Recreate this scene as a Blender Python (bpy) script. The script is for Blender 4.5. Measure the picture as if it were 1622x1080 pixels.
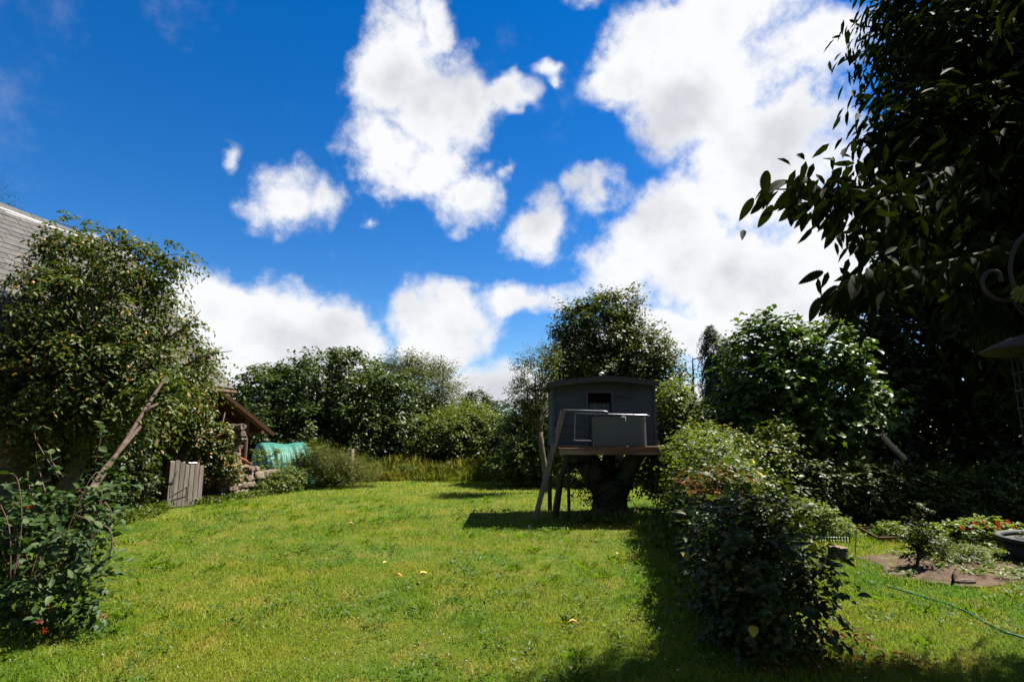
import bpy, bmesh, math, random
import numpy as np
from mathutils import Vector, Matrix

R = math.radians
sc = bpy.context.scene
for o in list(bpy.data.objects):
    bpy.data.objects.remove(o)
C = sc.collection

# ------------------------------------------------------------------ camera
CAM_Z, FPX, PITCH = 1.6, 885.0, R(9.6)
cam_d = bpy.data.cameras.new('camera')
cam_d.sensor_width = 36.0
cam_d.lens = 36.0 * FPX / 1622.0
cam_d.clip_start = 0.05
cam_d.clip_end = 3000.0
cam = bpy.data.objects.new('camera', cam_d)
cam.location = (0, 0, CAM_Z)
cam.rotation_euler = (R(90) + PITCH, 0, 0)
C.objects.link(cam)
sc.camera = cam

# ------------------------------------------------------------------ light
SUN_AZ, SUN_EL = R(68), R(57)          # azimuth measured from +Y towards +X
sun_dir = Vector((math.sin(SUN_AZ) * math.cos(SUN_EL), math.cos(SUN_AZ) * math.cos(SUN_EL), math.sin(SUN_EL)))
sd = bpy.data.lights.new('sun', 'SUN')
sd.energy = 5.0
sd.angle = R(0.55)
sd.color = (1.0, 0.94, 0.82)
sun = bpy.data.objects.new('sun', sd)
sun.rotation_euler = sun_dir.to_track_quat('Z', 'Y').to_euler()
sun.location = (20, 20, 40)
C.objects.link(sun)

sc.view_settings.view_transform = 'Standard'
sc.view_settings.look = 'None'
sc.view_settings.exposure = 1.8
sc.view_settings.gamma = 1.0
sc.cycles.max_bounces = 4
sc.cycles.diffuse_bounces = 1
sc.cycles.glossy_bounces = 1
sc.cycles.transmission_bounces = 2
sc.cycles.caustics_reflective = False
sc.cycles.caustics_refractive = False

# ------------------------------------------------------------------ photograph geometry -> world
cp, sp = math.cos(PITCH), math.sin(PITCH)
def ray(px, py):
    r = (px - 811.0) / FPX; u = -(py - 540.0) / FPX
    return np.array((r, cp - u * sp, sp + u * cp))
def at(px, py, Y):
    d = ray(px, py)
    return np.array((d[0] * Y / d[1], Y, CAM_Z + d[2] * Y / d[1]))
def gr(px, py, z=0.0):
    d = ray(px, py)
    t = (z - CAM_Z) / d[2]
    return np.array((d[0] * t, d[1] * t, z))
def azel(px, py):
    d = ray(px, py); d = d / np.linalg.norm(d)
    return math.atan2(d[0], d[1]), math.asin(d[2])

# ------------------------------------------------------------------ world: sky with cumulus
world = bpy.data.worlds.new('World')
sc.world = world
world.use_nodes = True
world.cycles.sampling_method = 'MANUAL'
world.cycles.sample_map_resolution = 512
def build_world():
    nt = world.node_tree
    nt.nodes.clear()
    N = nt.nodes.new; L = nt.links.new
    def math_(op, a, b=None, clamp=False):
        n = N('ShaderNodeMath'); n.operation = op; n.use_clamp = clamp
        for i, v in enumerate((a, b)):
            if v is None: continue
            if isinstance(v, (int, float)): n.inputs[i].default_value = v
            else: L(v, n.inputs[i])
        return n.outputs[0]
    def noise(vec, scale, detail, rough=0.55, lac=2.0):
        n = N('ShaderNodeTexNoise'); n.inputs['Scale'].default_value = scale
        n.inputs['Detail'].default_value = detail; n.inputs['Roughness'].default_value = rough
        n.inputs['Lacunarity'].default_value = lac
        L(vec, n.inputs['Vector']); return n.outputs['Fac'], n.outputs['Color']
    def ramp(val, a, b, ta=0.0, tb=1.0):
        n = N('ShaderNodeMapRange'); n.interpolation_type = 'SMOOTHSTEP'
        n.inputs['From Min'].default_value = a; n.inputs['From Max'].default_value = b
        n.inputs['To Min'].default_value = ta; n.inputs['To Max'].default_value = tb
        L(val, n.inputs['Value']); return n.outputs['Result']
    tc = N('ShaderNodeTexCoord')
    D = tc.outputs['Generated']
    sky = N('ShaderNodeTexSky'); sky.sky_type = 'NISHITA'; sky.sun_disc = False
    sky.sun_elevation = SUN_EL; sky.sun_rotation = SUN_AZ
    sky.altitude = 0; sky.air_density = 1.0; sky.dust_density = 0.0; sky.ozone_density = 4.0
    hs = N('ShaderNodeHueSaturation'); hs.inputs['Saturation'].default_value = SKY_SAT
    hs.inputs['Hue'].default_value = 0.508
    hs.inputs['Value'].default_value = SKY_VAL
    L(sky.outputs['Color'], hs.inputs['Color'])
    sep = N('ShaderNodeSeparateXYZ'); L(D, sep.inputs[0])
    az = math_('ARCTAN2', sep.outputs['X'], sep.outputs['Y'])
    el = math_('ARCSINE', sep.outputs['Z'])
    # fractal warp of the coordinates for ragged edges
    f1, c1 = noise(D, 4.0, 4.0, 0.60)
    sub = N('ShaderNodeVectorMath'); sub.operation = 'SUBTRACT'; L(c1, sub.inputs[0]); sub.inputs[1].default_value = (.5, .5, .5)
    scl = N('ShaderNodeVectorMath'); scl.operation = 'SCALE'; L(sub.outputs[0], scl.inputs[0]); scl.inputs['Scale'].default_value = 0.20
    cmb = N('ShaderNodeCombineXYZ'); L(az, cmb.inputs[0]); L(el, cmb.inputs[1])
    wrp = N('ShaderNodeVectorMath'); wrp.operation = 'ADD'; L(cmb.outputs[0], wrp.inputs[0]); L(scl.outputs[0], wrp.inputs[1])
    flat = N('ShaderNodeVectorMath'); flat.operation = 'MULTIPLY'; L(wrp.outputs[0], flat.inputs[0]); flat.inputs[1].default_value = (1, 1, 0)
    P = flat.outputs[0]
    field = None
    for (px, py, rx, ry, rot, amp) in CLOUDS:
        a, e = azel(px, py)
        sx = abs(azel(px + rx, py)[0] - azel(px - rx, py)[0]) / 2
        sy = abs(azel(px, py - ry)[1] - azel(px, py + ry)[1]) / 2
        kx, ky = 1 / (sx * 1.35), 1 / (sy * 1.35)
        m = N('ShaderNodeVectorMath'); m.operation = 'MULTIPLY_ADD'; L(P, m.inputs[0])
        m.inputs[1].default_value = (kx, ky, 0); m.inputs[2].default_value = (-a * kx, -e * ky, 0)
        g = N('ShaderNodeTexGradient'); g.gradient_type = 'SPHERICAL'; L(m.outputs[0], g.inputs[0])
        v = math_('MULTIPLY', g.outputs['Fac'], amp)
        if field is None: field = v
        else:
            mx = N('ShaderNodeMath'); mx.operation = 'SMOOTH_MAX'; L(field, mx.inputs[0]); L(v, mx.inputs[1]); mx.inputs[2].default_value = 0.12
            field = mx.outputs[0]
    # the rest of the sky (outside the frame): scattered cumulus of the same size
    gb, _ = noise(D, 2.3, 2.0, 0.5)
    gen = ramp(gb, 0.48, 0.66, 0.0, 0.8)
    ahead = N('ShaderNodeVectorMath'); ahead.operation = 'DOT_PRODUCT'; L(D, ahead.inputs[0]); ahead.inputs[1].default_value = (0, .95, .31)
    gen = math_('MULTIPLY', gen, ramp(ahead.outputs['Value'], 0.62, 0.45))
    field = math_('MAXIMUM', field, gen)
    f2, _ = noise(D, 5.5, 9.0, 0.64)
    dens = math_('ADD', field, math_('MULTIPLY', math_('SUBTRACT', f2, 0.5), ramp(field, 0.0, 0.3, 0.22, 2.1)))
    mask = ramp(dens, 0.12, 0.60)
    # thick parts a little greyer, lit heads white
    f3, _ = noise(D, 5.0, 4.0, 0.55)
    thick = ramp(math_('ADD', math_('MULTIPLY', dens, .6), math_('MULTIPLY', math_('SUBTRACT', f3, 0.5), 2.2)), 0.20, 0.95)
    cmix = N('ShaderNodeMix'); cmix.data_type = 'RGBA'
    L(thick, cmix.inputs['Factor'])
    cmix.inputs['A'].default_value = (*CLOUD_LIT, 1); cmix.inputs['B'].default_value = (*CLOUD_GREY, 1)
    smix = N('ShaderNodeMix'); smix.data_type = 'RGBA'
    L(mask, smix.inputs['Factor']); L(hs.outputs['Color'], smix.inputs['A'])
    L(cmix.outputs['Result'], smix.inputs['B'])
    bg = N('ShaderNodeBackground'); bg.inputs['Strength'].default_value = SKY_STR
    L(smix.outputs['Result'], bg.inputs['Color'])
    out = N('ShaderNodeOutputWorld'); L(bg.outputs[0], out.inputs['Surface'])
SKY_STR, SKY_SAT, SKY_VAL = 0.05, 1.38, 0.86
CLOUD_LIT, CLOUD_GREY = (5.6, 5.65, 5.75), (3.85, 3.97, 4.25)
CLOUDS = [  # px, py, rx, ry, rotation, weight
    (640, 115, 80, 115, 0, 1), (695, 180, 85, 100, 0, 1), (620, 250, 80, 80, 0, 1), (690, 265, 80, 60, 0, .9), (755, 310, 52, 58, 0, .9), (705, 50, 34, 40, 0, .8),
    (440, 312, 95, 54, 0, .8), (505, 318, 64, 44, 0, .7), (620, 312, 44, 28, 0, .5), (325, 228, 30, 20, 0, .45), (812, 150, 46, 26, 15, .6), (808, 266, 22, 24, 0, .6), (597, 362, 22, 14, 0, .4),
    (1140, 20, 180, 90, 0, 1), (985, 118, 66, 62, 0, .9), (1120, 130, 150, 110, 0, 1), (1240, 260, 165, 120, 0, 1.1), (1080, 390, 170, 110, 0, 1.1),
    (1180, 440, 210, 130, 0, 1.1), (1310, 70, 90, 60, -30, .8), (1310, 380, 120, 120, 0, .8), (1000, 420, 120, 80, 0, 1), (1090, 520, 160, 60, 0, 1),
    (862, 355, 48, 62, 20, .75), (945, 285, 56, 40, 0, .7), (912, 22, 40, 22, 0, .5), (1400, 280, 90, 80, 0, .8), (1500, 90, 160, 120, 0, .8),
    (310, 490, 120, 80, 0, 1.1), (450, 525, 150, 95, 0, 1.2), (500, 590, 180, 60, 0, 1.1), (560, 540, 85, 64, 0, 1), (400, 610, 170, 60, 0, 1), (250, 470, 60, 64, 0, .8), (290, 560, 110, 80, 0, 1),
    (720, 505, 105, 66, 0, 1), (830, 482, 110, 44, 0, 1), (690, 548, 80, 50, 0, .95), (740, 600, 95, 44, 0, .95), (790, 630, 110, 40, 0, .95), (900, 560, 60, 50, 0, .5),
    (1105, 620, 90, 70, 0, .8), (150, 372, 40, 24, 0, .6), (870, 115, 26, 18, 0, .5),
    (1650, 400, 200, 140, 0, .7), (60, 640, 160, 60, 0, .9), (-120, 470, 120, 70, 0, .6),
]
build_world()

# ------------------------------------------------------------------ materials
def _nodes(name):
    m = bpy.data.materials.new(name); m.use_nodes = True
    nt = m.node_tree; nt.nodes.clear()
    return m, nt, nt.nodes.new, nt.links.new
def _mix(N, L, fac, a, b, blend='MIX'):
    n = N('ShaderNodeMix'); n.data_type = 'RGBA'; n.blend_type = blend
    for k, v in (('Factor', fac), ('A', a), ('B', b)):
        if isinstance(v, (int, float)): n.inputs[k].default_value = v
        elif isinstance(v, tuple): n.inputs[k].default_value = (*v, 1)
        else: L(v, n.inputs[k])
    return n.outputs['Result']
def _noise(N, L, vec, scale, detail=4, rough=.55):
    n = N('ShaderNodeTexNoise'); n.inputs['Scale'].default_value = scale; n.inputs['Detail'].default_value = detail
    n.inputs['Roughness'].default_value = rough; L(vec, n.inputs['Vector']); return n.outputs['Fac']
def _range(N, L, v, a, b, c=0., d=1.):
    n = N('ShaderNodeMapRange'); n.inputs['From Min'].default_value = a; n.inputs['From Max'].default_value = b
    n.inputs['To Min'].default_value = c; n.inputs['To Max'].default_value = d; L(v, n.inputs['Value']); return n.outputs['Result']

def leaf_mat(name, c_dark, c_mid, c_light, trans=.35, rough=.42, spec=.5, odd=None, odd_amt=.04, per_object=False):
    m, nt, N, L = _nodes(name)
    if per_object:
        t = N('ShaderNodeObjectInfo').outputs['Random']
    else:
        a = N('ShaderNodeAttribute'); a.attribute_name = 'tint'; t = a.outputs['Fac']
    r = N('ShaderNodeValToRGB'); e = r.color_ramp.elements
    e[0].position = 0; e[0].color = (*c_dark, 1); e[1].position = .93 - odd_amt; e[1].color = (*c_light, 1)
    x = e.new(.5); x.color = (*c_mid, 1)
    if odd:
        y = e.new(min(.999, 1 - odd_amt)); y.color = (*odd, 1)
    L(t, r.inputs[0])
    geo = N('ShaderNodeNewGeometry')
    nz = _noise(N, L, geo.outputs['Position'], 1.1, 3)
    col = _mix(N, L, _range(N, L, nz, .3, .7), r.outputs[0], _mix(N, L, 1.0, r.outputs[0], (1.25, 1.15, .8), 'MULTIPLY'))
    p = N('ShaderNodeBsdfPrincipled'); p.inputs['Roughness'].default_value = rough + .05
    p.inputs['Specular IOR Level'].default_value = spec * .5
    L(col, p.inputs['Base Color'])
    tr = N('ShaderNodeBsdfTranslucent')
    L(_mix(N, L, 1.0, col, (1.5, 1.55, .55), 'MULTIPLY'), tr.inputs['Color'])
    ms = N('ShaderNodeMixShader'); ms.inputs[0].default_value = trans
    L(p.outputs[0], ms.inputs[1]); L(tr.outputs[0], ms.inputs[2])
    o = N('ShaderNodeOutputMaterial'); L(ms.outputs[0], o.inputs['Surface'])
    return m

def rough_mat(name, c1, c2, scale=6., detail=6, rough=.85, bump=.3, spec=.3, c3=None, s3=1.5, amt3=(.55, .7), stretch=(1, 1, 1), metal=0., vary=.0, bscale=None, world=False):
    m, nt, N, L = _nodes(name)
    if world: v = N('ShaderNodeNewGeometry').outputs['Position']
    else: v = N('ShaderNodeTexCoord').outputs['Object']
    mp = N('ShaderNodeMapping'); mp.inputs['Scale'].default_value = stretch; L(v, mp.inputs[0]); v2 = mp.outputs[0]
    oi = N('ShaderNodeObjectInfo')
    if vary > 0:
        ad = N('ShaderNodeVectorMath'); ad.operation = 'ADD'; L(v2, ad.inputs[0])
        s_ = N('ShaderNodeMath'); s_.operation = 'MULTIPLY'; L(oi.outputs['Random'], s_.inputs[0]); s_.inputs[1].default_value = 37.
        cb = N('ShaderNodeCombineXYZ'); L(s_.outputs[0], cb.inputs[0]); L(s_.outputs[0], cb.inputs[2]); L(cb.outputs[0], ad.inputs[1]); v2 = ad.outputs[0]
    n1 = _noise(N, L, v2, scale, detail, .62)
    col = _mix(N, L, _range(N, L, n1, .32, .68), c1, c2)
    if c3:
        n3 = _noise(N, L, v2, s3, 5, .6)
        col = _mix(N, L, _range(N, L, n3, amt3[0], amt3[1]), col, c3)
    if vary > 0:
        b = _range(N, L, oi.outputs['Random'], 0, 1, 1 - vary, 1 + vary)
        cc = N('ShaderNodeCombineColor'); [L(b, cc.inputs[i]) for i in range(3)]
        col = _mix(N, L, 1.0, col, cc.outputs[0], 'MULTIPLY')
    p = N('ShaderNodeBsdfPrincipled'); p.inputs['Roughness'].default_value = rough; p.inputs['Metallic'].default_value = metal
    p.inputs['Specular IOR Level'].default_value = spec
    L(col, p.inputs['Base Color'])
    if bump > 0:
        nb = _noise(N, L, v2, bscale or scale * 2.2, 8, .65)
        bn = N('ShaderNodeBump'); bn.inputs['Strength'].default_value = bump; bn.inputs['Distance'].default_value = .03
        L(nb, bn.inputs['Height']); L(bn.outputs[0], p.inputs['Normal'])
    o = N('ShaderNodeOutputMaterial'); L(p.outputs[0], o.inputs['Surface'])
    return m

def grass_mat(name, ground=False):
    m, nt, N, L = _nodes(name)
    pos = N('ShaderNodeNewGeometry').outputs['Position']
    big = _noise(N, L, pos, .55, 4, .6)
    mid = _noise(N, L, pos, 2.2, 5, .65)
    col = _mix(N, L, _range(N, L, big, .35, .65), (.062, .138, .005), (.148, .170, .009))
    col = _mix(N, L, _range(N, L, mid, .51, .74), col, (.22, .18, .04))
    dk = _noise(N, L, pos, 1.3, 4, .7)
    col = _mix(N, L, _range(N, L, dk, .60, .74), col, (.036, .092, .006))
    if ground:
        fine = _noise(N, L, pos, 60., 5, .7)
        col = _mix(N, L, _range(N, L, fine, .42, .70), _mix(N, L, 1.0, col, (.62, .66, .6), 'MULTIPLY'), (.11, .09, .04))
    else:
        a = N('ShaderNodeAttribute'); a.attribute_name = 'tint'
        col = _mix(N, L, _range(N, L, a.outputs['Fac'], .92, .99), _mix(N, L, _range(N, L, a.outputs['Fac'], 0, .86, 0, 1), _mix(N, L, 1.0, col, (.7, .8, .75), 'MULTIPLY'), _mix(N, L, 1.0, col, (1.35, 1.25, 1.2), 'MULTIPLY')), (.25, .23, .07))
    p = N('ShaderNodeBsdfPrincipled'); p.inputs['Roughness'].default_value = .6 if not ground else .95
    p.inputs['Specular IOR Level'].default_value = .15 if not ground else .05
    L(col, p.inputs['Base Color'])
    o = N('ShaderNodeOutputMaterial')
    if ground:
        fb = _noise(N, L, pos, 35., 6, .7)
        bn = N('ShaderNodeBump'); bn.inputs['Strength'].default_value = .8; bn.inputs['Distance'].default_value = .05
        L(fb, bn.inputs['Height']); L(bn.outputs[0], p.inputs['Normal'])
        L(p.outputs[0], o.inputs['Surface'])
    else:
        tr = N('ShaderNodeBsdfTranslucent'); L(_mix(N, L, 1.0, col, (1.25, 1.35, .5), 'MULTIPLY'), tr.inputs['Color'])
        ms = N('ShaderNodeMixShader'); ms.inputs[0].default_value = .4
        L(p.outputs[0], ms.inputs[1]); L(tr.outputs[0], ms.inputs[2]); L(ms.outputs[0], o.inputs['Surface'])
    return m

M = {}
M['grass'] = grass_mat('grass_blades'); M['ground'] = grass_mat('lawn_ground', True)
M['hay'] = leaf_mat('tall_grass', (0.0536, 0.0803, 0.0128), (0.1071, 0.1160, 0.0214), (0.1963, 0.1606, 0.0500), .4, .6, .3)
M['clover'] = leaf_mat('clover_leaf', (0.0224, 0.0544, 0.0062), (0.0352, 0.0768, 0.0092), (0.0576, 0.1024, 0.0154), .35, .5, .4)
M['tuft'] = leaf_mat('tussock_blade', (.042, .095, .006), (.062, .122, .009), (.10, .150, .014), .4, .65, .15)
M['rhedge'] = leaf_mat('glossy_hedge_leaf', (0.0112, 0.0238, 0.0035), (0.0238, 0.0420, 0.0063), (0.0525, 0.0735, 0.0126), .28, .42, .35)
M['petal_white'] = rough_mat('white_petals', (.22, .21, .19), (.30, .29, .27), 30, 2, .7, 0)
M['pear'] = leaf_mat('pear_leaf', (0.0197, 0.0375, 0.0059), (0.0400, 0.0640, 0.0098), (0.0756, 0.0935, 0.0187), .28, .42, .4, (.16, .10, .03), .04)
M['ivy'] = leaf_mat('ivy_leaf', (0.0230, 0.0440, 0.0089), (0.0459, 0.0715, 0.0131), (0.0918, 0.1102, 0.0252), .25, .36, .55, (.22, .10, .03), .10)
M['dead'] = leaf_mat('dead_leaf', (0.0450, 0.0225, 0.0112), (0.0900, 0.0413, 0.0188), (0.1500, 0.0750, 0.0338), .25, .8, .1)
M['walnut'] = leaf_mat('broad_leaf', (0.0140, 0.0290, 0.0050), (0.0266, 0.0464, 0.0073), (0.0474, 0.0692, 0.0120), .32, .42, .5)
M['olive'] = leaf_mat('willow_leaf', (0.0248, 0.0362, 0.0096), (0.0414, 0.0542, 0.0140), (0.0662, 0.0771, 0.0221), .35, .5, .4)
M['bramble'] = leaf_mat('bramble_leaf', (0.0302, 0.0512, 0.0084), (0.0544, 0.0813, 0.0121), (0.0905, 0.1207, 0.0210), .36, .45, .45, (.15, .11, .03), .03)
M['broom'] = leaf_mat('broom_leaf', (0.0222, 0.0363, 0.0066), (0.0433, 0.0597, 0.0103), (0.0702, 0.0842, 0.0168), .3, .55, .35, (.17, .13, .06), .04)
M['oak'] = leaf_mat('oak_leaf', (0.0165, 0.0281, 0.0051), (0.0286, 0.0445, 0.0068), (0.0541, 0.0668, 0.0110), .38, .42, .5)
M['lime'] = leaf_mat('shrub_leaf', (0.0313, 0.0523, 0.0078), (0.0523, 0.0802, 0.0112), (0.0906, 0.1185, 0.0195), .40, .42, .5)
M['laurel'] = leaf_mat('laurel_leaf', (0.0103, 0.0216, 0.0036), (0.0180, 0.0333, 0.0054), (0.0311, 0.0490, 0.0083), .28, .38, .4)
M['fig'] = leaf_mat('fig_leaf', (0.0186, 0.0396, 0.0067), (0.0300, 0.0588, 0.0096), (0.0504, 0.0864, 0.0163), .34, .42, .4)
M['fig_o'] = leaf_mat('fig_leaf_single', (0.0186, 0.0396, 0.0067), (0.0300, 0.0588, 0.0096), (0.0504, 0.0864, 0.0163), .34, .28, 1.0, per_object=True)
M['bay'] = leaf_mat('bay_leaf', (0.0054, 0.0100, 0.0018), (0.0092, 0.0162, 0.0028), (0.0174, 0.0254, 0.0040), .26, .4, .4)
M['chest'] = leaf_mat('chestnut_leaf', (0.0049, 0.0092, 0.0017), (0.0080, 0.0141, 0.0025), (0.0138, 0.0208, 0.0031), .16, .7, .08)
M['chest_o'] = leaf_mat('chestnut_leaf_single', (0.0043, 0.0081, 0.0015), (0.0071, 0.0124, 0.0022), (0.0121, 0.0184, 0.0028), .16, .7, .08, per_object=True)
M['conifer'] = leaf_mat('conifer_needles', (0.0120, 0.0218, 0.0122), (0.0195, 0.0326, 0.0174), (0.0326, 0.0479, 0.0252), .12, .6, .3)
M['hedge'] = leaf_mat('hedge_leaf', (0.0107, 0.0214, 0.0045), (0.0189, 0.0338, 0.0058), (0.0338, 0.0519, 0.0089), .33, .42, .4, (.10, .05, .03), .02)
M['hedge_o'] = leaf_mat('hedge_leaf_single', (0.0139, 0.0263, 0.0061), (0.0254, 0.0426, 0.0088), (0.0455, 0.0655, 0.0161), .33, .42, .4, (.26, .24, .03), .05, per_object=True)
M['honey_o'] = leaf_mat('honeysuckle_leaf_single', (0.0131, 0.0307, 0.0097), (0.0232, 0.0474, 0.0141), (0.0419, 0.0696, 0.0222), .26, .48, .3, per_object=True)
M['honey'] = leaf_mat('honeysuckle_leaf', (0.0131, 0.0307, 0.0097), (0.0232, 0.0474, 0.0141), (0.0419, 0.0696, 0.0222), .26, .48, .3)
M['nast'] = leaf_mat('nasturtium_leaf', (0.0490, 0.0840, 0.0140), (0.0770, 0.1190, 0.0210), (0.1120, 0.1400, 0.0280), .4, .45, .4)
M['bark'] = rough_mat('bark', (.055, .042, .030), (.11, .088, .066), 14, 7, .9, .7, .2, (.07, .085, .045), 2.5, (.56, .72), (1, 1, .25))
M['bark_dark'] = rough_mat('bark_dark', (.035, .028, .022), (.07, .057, .045), 12, 7, .9, .7, .2, (.04, .055, .025), 2.5, (.5, .7), (1, 1, .3))
M['bark_red'] = rough_mat('bark_red', (.03, .017, .012), (.066, .038, .027), 16, 7, .8, .5, .25, (.08, .06, .05), 5, (.5, .65), (1, 1, .3))
M['stem'] = rough_mat('stem', (.05, .024, .02), (.09, .048, .03), 20, 3, .7, 0)
M['stem_green'] = rough_mat('stem_green', (.06, .08, .03), (.10, .09, .04), 20, 3, .7, 0)
M['slate'] = rough_mat('slate', (.019, .0165, .016), (.034, .030, .028), 9, 7, .62, .25, .4, (.052, .045, .035), 2.2, (.52, .72), vary=.28)
M['ridge'] = rough_mat('ridge_zinc', (.11, .12, .13), (.16, .17, .18), 7, 5, .5, .1, .5)
M['stone'] = rough_mat('granite', (.068, .050, .040), (.145, .11, .088), 7, 8, .92, .7, .2, (.12, .11, .07), 3.5, (.55, .7), vary=.25)
M['mortar'] = rough_mat('mortar', (.13, .105, .075), (.22, .18, .13), 10, 7, .95, .6, .1)
M['brick'] = rough_mat('brick', (.17, .06, .033), (.24, .095, .05), 12, 6, .9, .4, .2, vary=.2)
M['plank'] = rough_mat('weathered_plank', (.075, .062, .053), (.165, .14, .12), 9, 8, .88, .6, .2, (.10, .085, .07), 4, (.58, .72), (1.6, 1.6, .16), vary=.14)
M['post'] = rough_mat('weathered_post', (.13, .105, .08), (.25, .21, .165), 9, 8, .9, .6, .2, None, 1, (0, 1), (1.5, 1.5, .2), vary=.1)
M['deck'] = rough_mat('deck_timber', (.075, .034, .020), (.13, .065, .034), 8, 7, .85, .4, .25, (.24, .19, .12), 3, (.5, .7), (.25, 1.5, 1.5), vary=.15)
M['rust'] = rough_mat('rusty_iron', (.06, .022, .012), (.12, .046, .022), 6, 8, .85, .35, .3, (.07, .045, .035), 2, (.5, .65))
M['pale_wood'] = rough_mat('pale_wood', (.20, .155, .11), (.30, .24, .175), 9, 6, .85, .4, .2)
M['rust_dark'] = rough_mat('dark_rusty_iron', (.030, .012, .008), (.060, .024, .013), 6, 8, .9, .35, .15)
M['beam'] = rough_mat('old_beam', (.06, .035, .022), (.11, .065, .04), 8, 7, .9, .5, .2, None, 1, (0, 1), (1.5, 1.5, .3))
M['clad'] = rough_mat('painted_boards', (.032, .037, .042), (.046, .052, .058), 5, 6, .75, .2, .25, (.025, .027, .029), 2.5, (.55, .7), (.4, 1, 2), vary=.08)
M['felt'] = rough_mat('roofing_felt', (.030, .026, .026), (.050, .044, .042), 20, 5, .95, .4, .2)
M['panel'] = rough_mat('grey_plastic_panel', (.042, .039, .039), (.053, .050, .049), 3, 4, .5, .05, .5)
M['rail'] = rough_mat('rail_tube', (.16, .16, .19), (.22, .22, .25), 8, 4, .35, .05, .5, metal=.5)
M['void'] = rough_mat('near_black', (.012, .010, .009), (.02, .017, .015), 4, 3, .95, 0, .1)  # near-black: interior shade put into the colour; also the tub compost
M['white'] = rough_mat('white_plastic', (.70, .70, .68), (.78, .78, .76), 9, 3, .45, 0)
M['tarp'] = rough_mat('green_tarpaulin', (.014, .092, .068), (.022, .12, .09), 5, 5, .55, .12, .35, (.045, .135, .11), 2.0, (.58, .75))
M['tarp_shade'] = rough_mat('shaded_tarpaulin', (.010, .10, .07), (.016, .13, .09), 4, 4, .45, .1, .5)  # copy of the tarp green for the end flaps, meant as shaded faces
M['soil'] = rough_mat('bare_soil', (.042, .028, .019), (.092, .064, .044), 9, 9, .97, .9, .1, (.09, .10, .03), 2.0, (.56, .70), world=True)
M['log_end'] = rough_mat('cut_log', (.10, .07, .05), (.17, .125, .09), 20, 6, .9, .4, .2)
M['green_plastic'] = rough_mat('green_plastic', (.008, .045, .022), (.014, .06, .03), 9, 3, .5, 0, .5)
M['hose'] = rough_mat('hose', (.005, .07, .045), (.008, .10, .06), 12, 3, .4, 0, .5)
M['black_pot'] = rough_mat('black_pot', (.010, .010, .011), (.020, .020, .020), 5, 5, .75, .15, .4)
M['iron'] = rough_mat('iron', (.016, .014, .013), (.034, .028, .025), 14, 5, .75, .2, .5, metal=.4)
M['flower'] = rough_mat('red_orange_petals', (.20, .010, .003), (.24, .030, .003), 20, 2, .9, 0, 0., vary=.2)
M['flower_pink'] = rough_mat('pink_petals', (.16, .03, .03), (.22, .10, .06), 20, 2, .9, 0, 0., vary=.2)
M['fallen_y'] = rough_mat('fallen_yellow', (.66, .42, .03), (.75, .52, .06), 30, 3, .6, 0)
M['fallen_o'] = rough_mat('fallen_orange', (.62, .26, .05), (.74, .48, .25), 30, 3, .6, 0)
M['fruit'] = rough_mat('fruit_skin', (.22, .08, .03), (.30, .15, .05), 12, 3, .4, 0)
M['burr'] = rough_mat('burr', (.08, .10, .02), (.13, .14, .03), 40, 3, .8, 0)

# ------------------------------------------------------------------ helpers
rng = np.random.default_rng(11)
random.seed(5)
def tag(o, label=None, cat=None, group=None, kind=None):
    if label: o['label'] = label
    if cat: o['category'] = cat
    if group: o['group'] = group
    if kind: o['kind'] = kind
    return o
def empty(name, loc=(0, 0, 0), label=None, cat=None, group=None, rz=0.):
    o = bpy.data.objects.new(name, None); o.empty_display_size = .1
    o.location = tuple(float(v) for v in loc); o.rotation_euler = (0, 0, rz); C.objects.link(o)
    return tag(o, label, cat, group)
def link(name, me, mat=None, parent=None, loc=None):
    if mat is not None and not me.materials: me.materials.append(mat)
    o = bpy.data.objects.new(name, me); C.objects.link(o)
    if parent is not None:
        o.parent = parent
        o.matrix_parent_inverse = parent_inv(parent)
    if loc is not None: o.location = tuple(float(v) for v in loc)
    return o
def basis(o):
    m = Matrix.LocRotScale(o.location, o.rotation_euler if o.rotation_mode != 'QUATERNION' else o.rotation_quaternion, o.scale)
    return (basis(o.parent) @ o.matrix_parent_inverse @ m) if o.parent else m
def parent_inv(p): return basis(p).inverted()
def np_mesh(name, V, F, tint=None, smooth=False):
    """V (n,3); F list of int arrays (m,k); tint per face"""
    me = bpy.data.meshes.new(name)
    V = np.asarray(V, np.float32)
    F = [np.asarray(f, np.int32) for f in F if len(f)]
    loops = np.concatenate([f.ravel() for f in F])
    tot = np.concatenate([np.full(len(f), f.shape[1], np.int32) for f in F])
    start = np.concatenate(([0], np.cumsum(tot)[:-1])).astype(np.int32)
    me.vertices.add(len(V)); me.vertices.foreach_set('co', V.ravel())
    me.loops.add(len(loops)); me.loops.foreach_set('vertex_index', loops)
    me.polygons.add(len(tot)); me.polygons.foreach_set('loop_start', start)
    if smooth: me.polygons.foreach_set('use_smooth', np.ones(len(tot), bool))
    if tint is not None:
        a = me.attributes.new('tint', 'FLOAT', 'FACE'); a.data.foreach_set('value', np.asarray(tint, np.float32))
    me.update(calc_edges=True)
    return me
def unit(v): return v / np.maximum(np.linalg.norm(v, axis=-1, keepdims=True), 1e-9)

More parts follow.
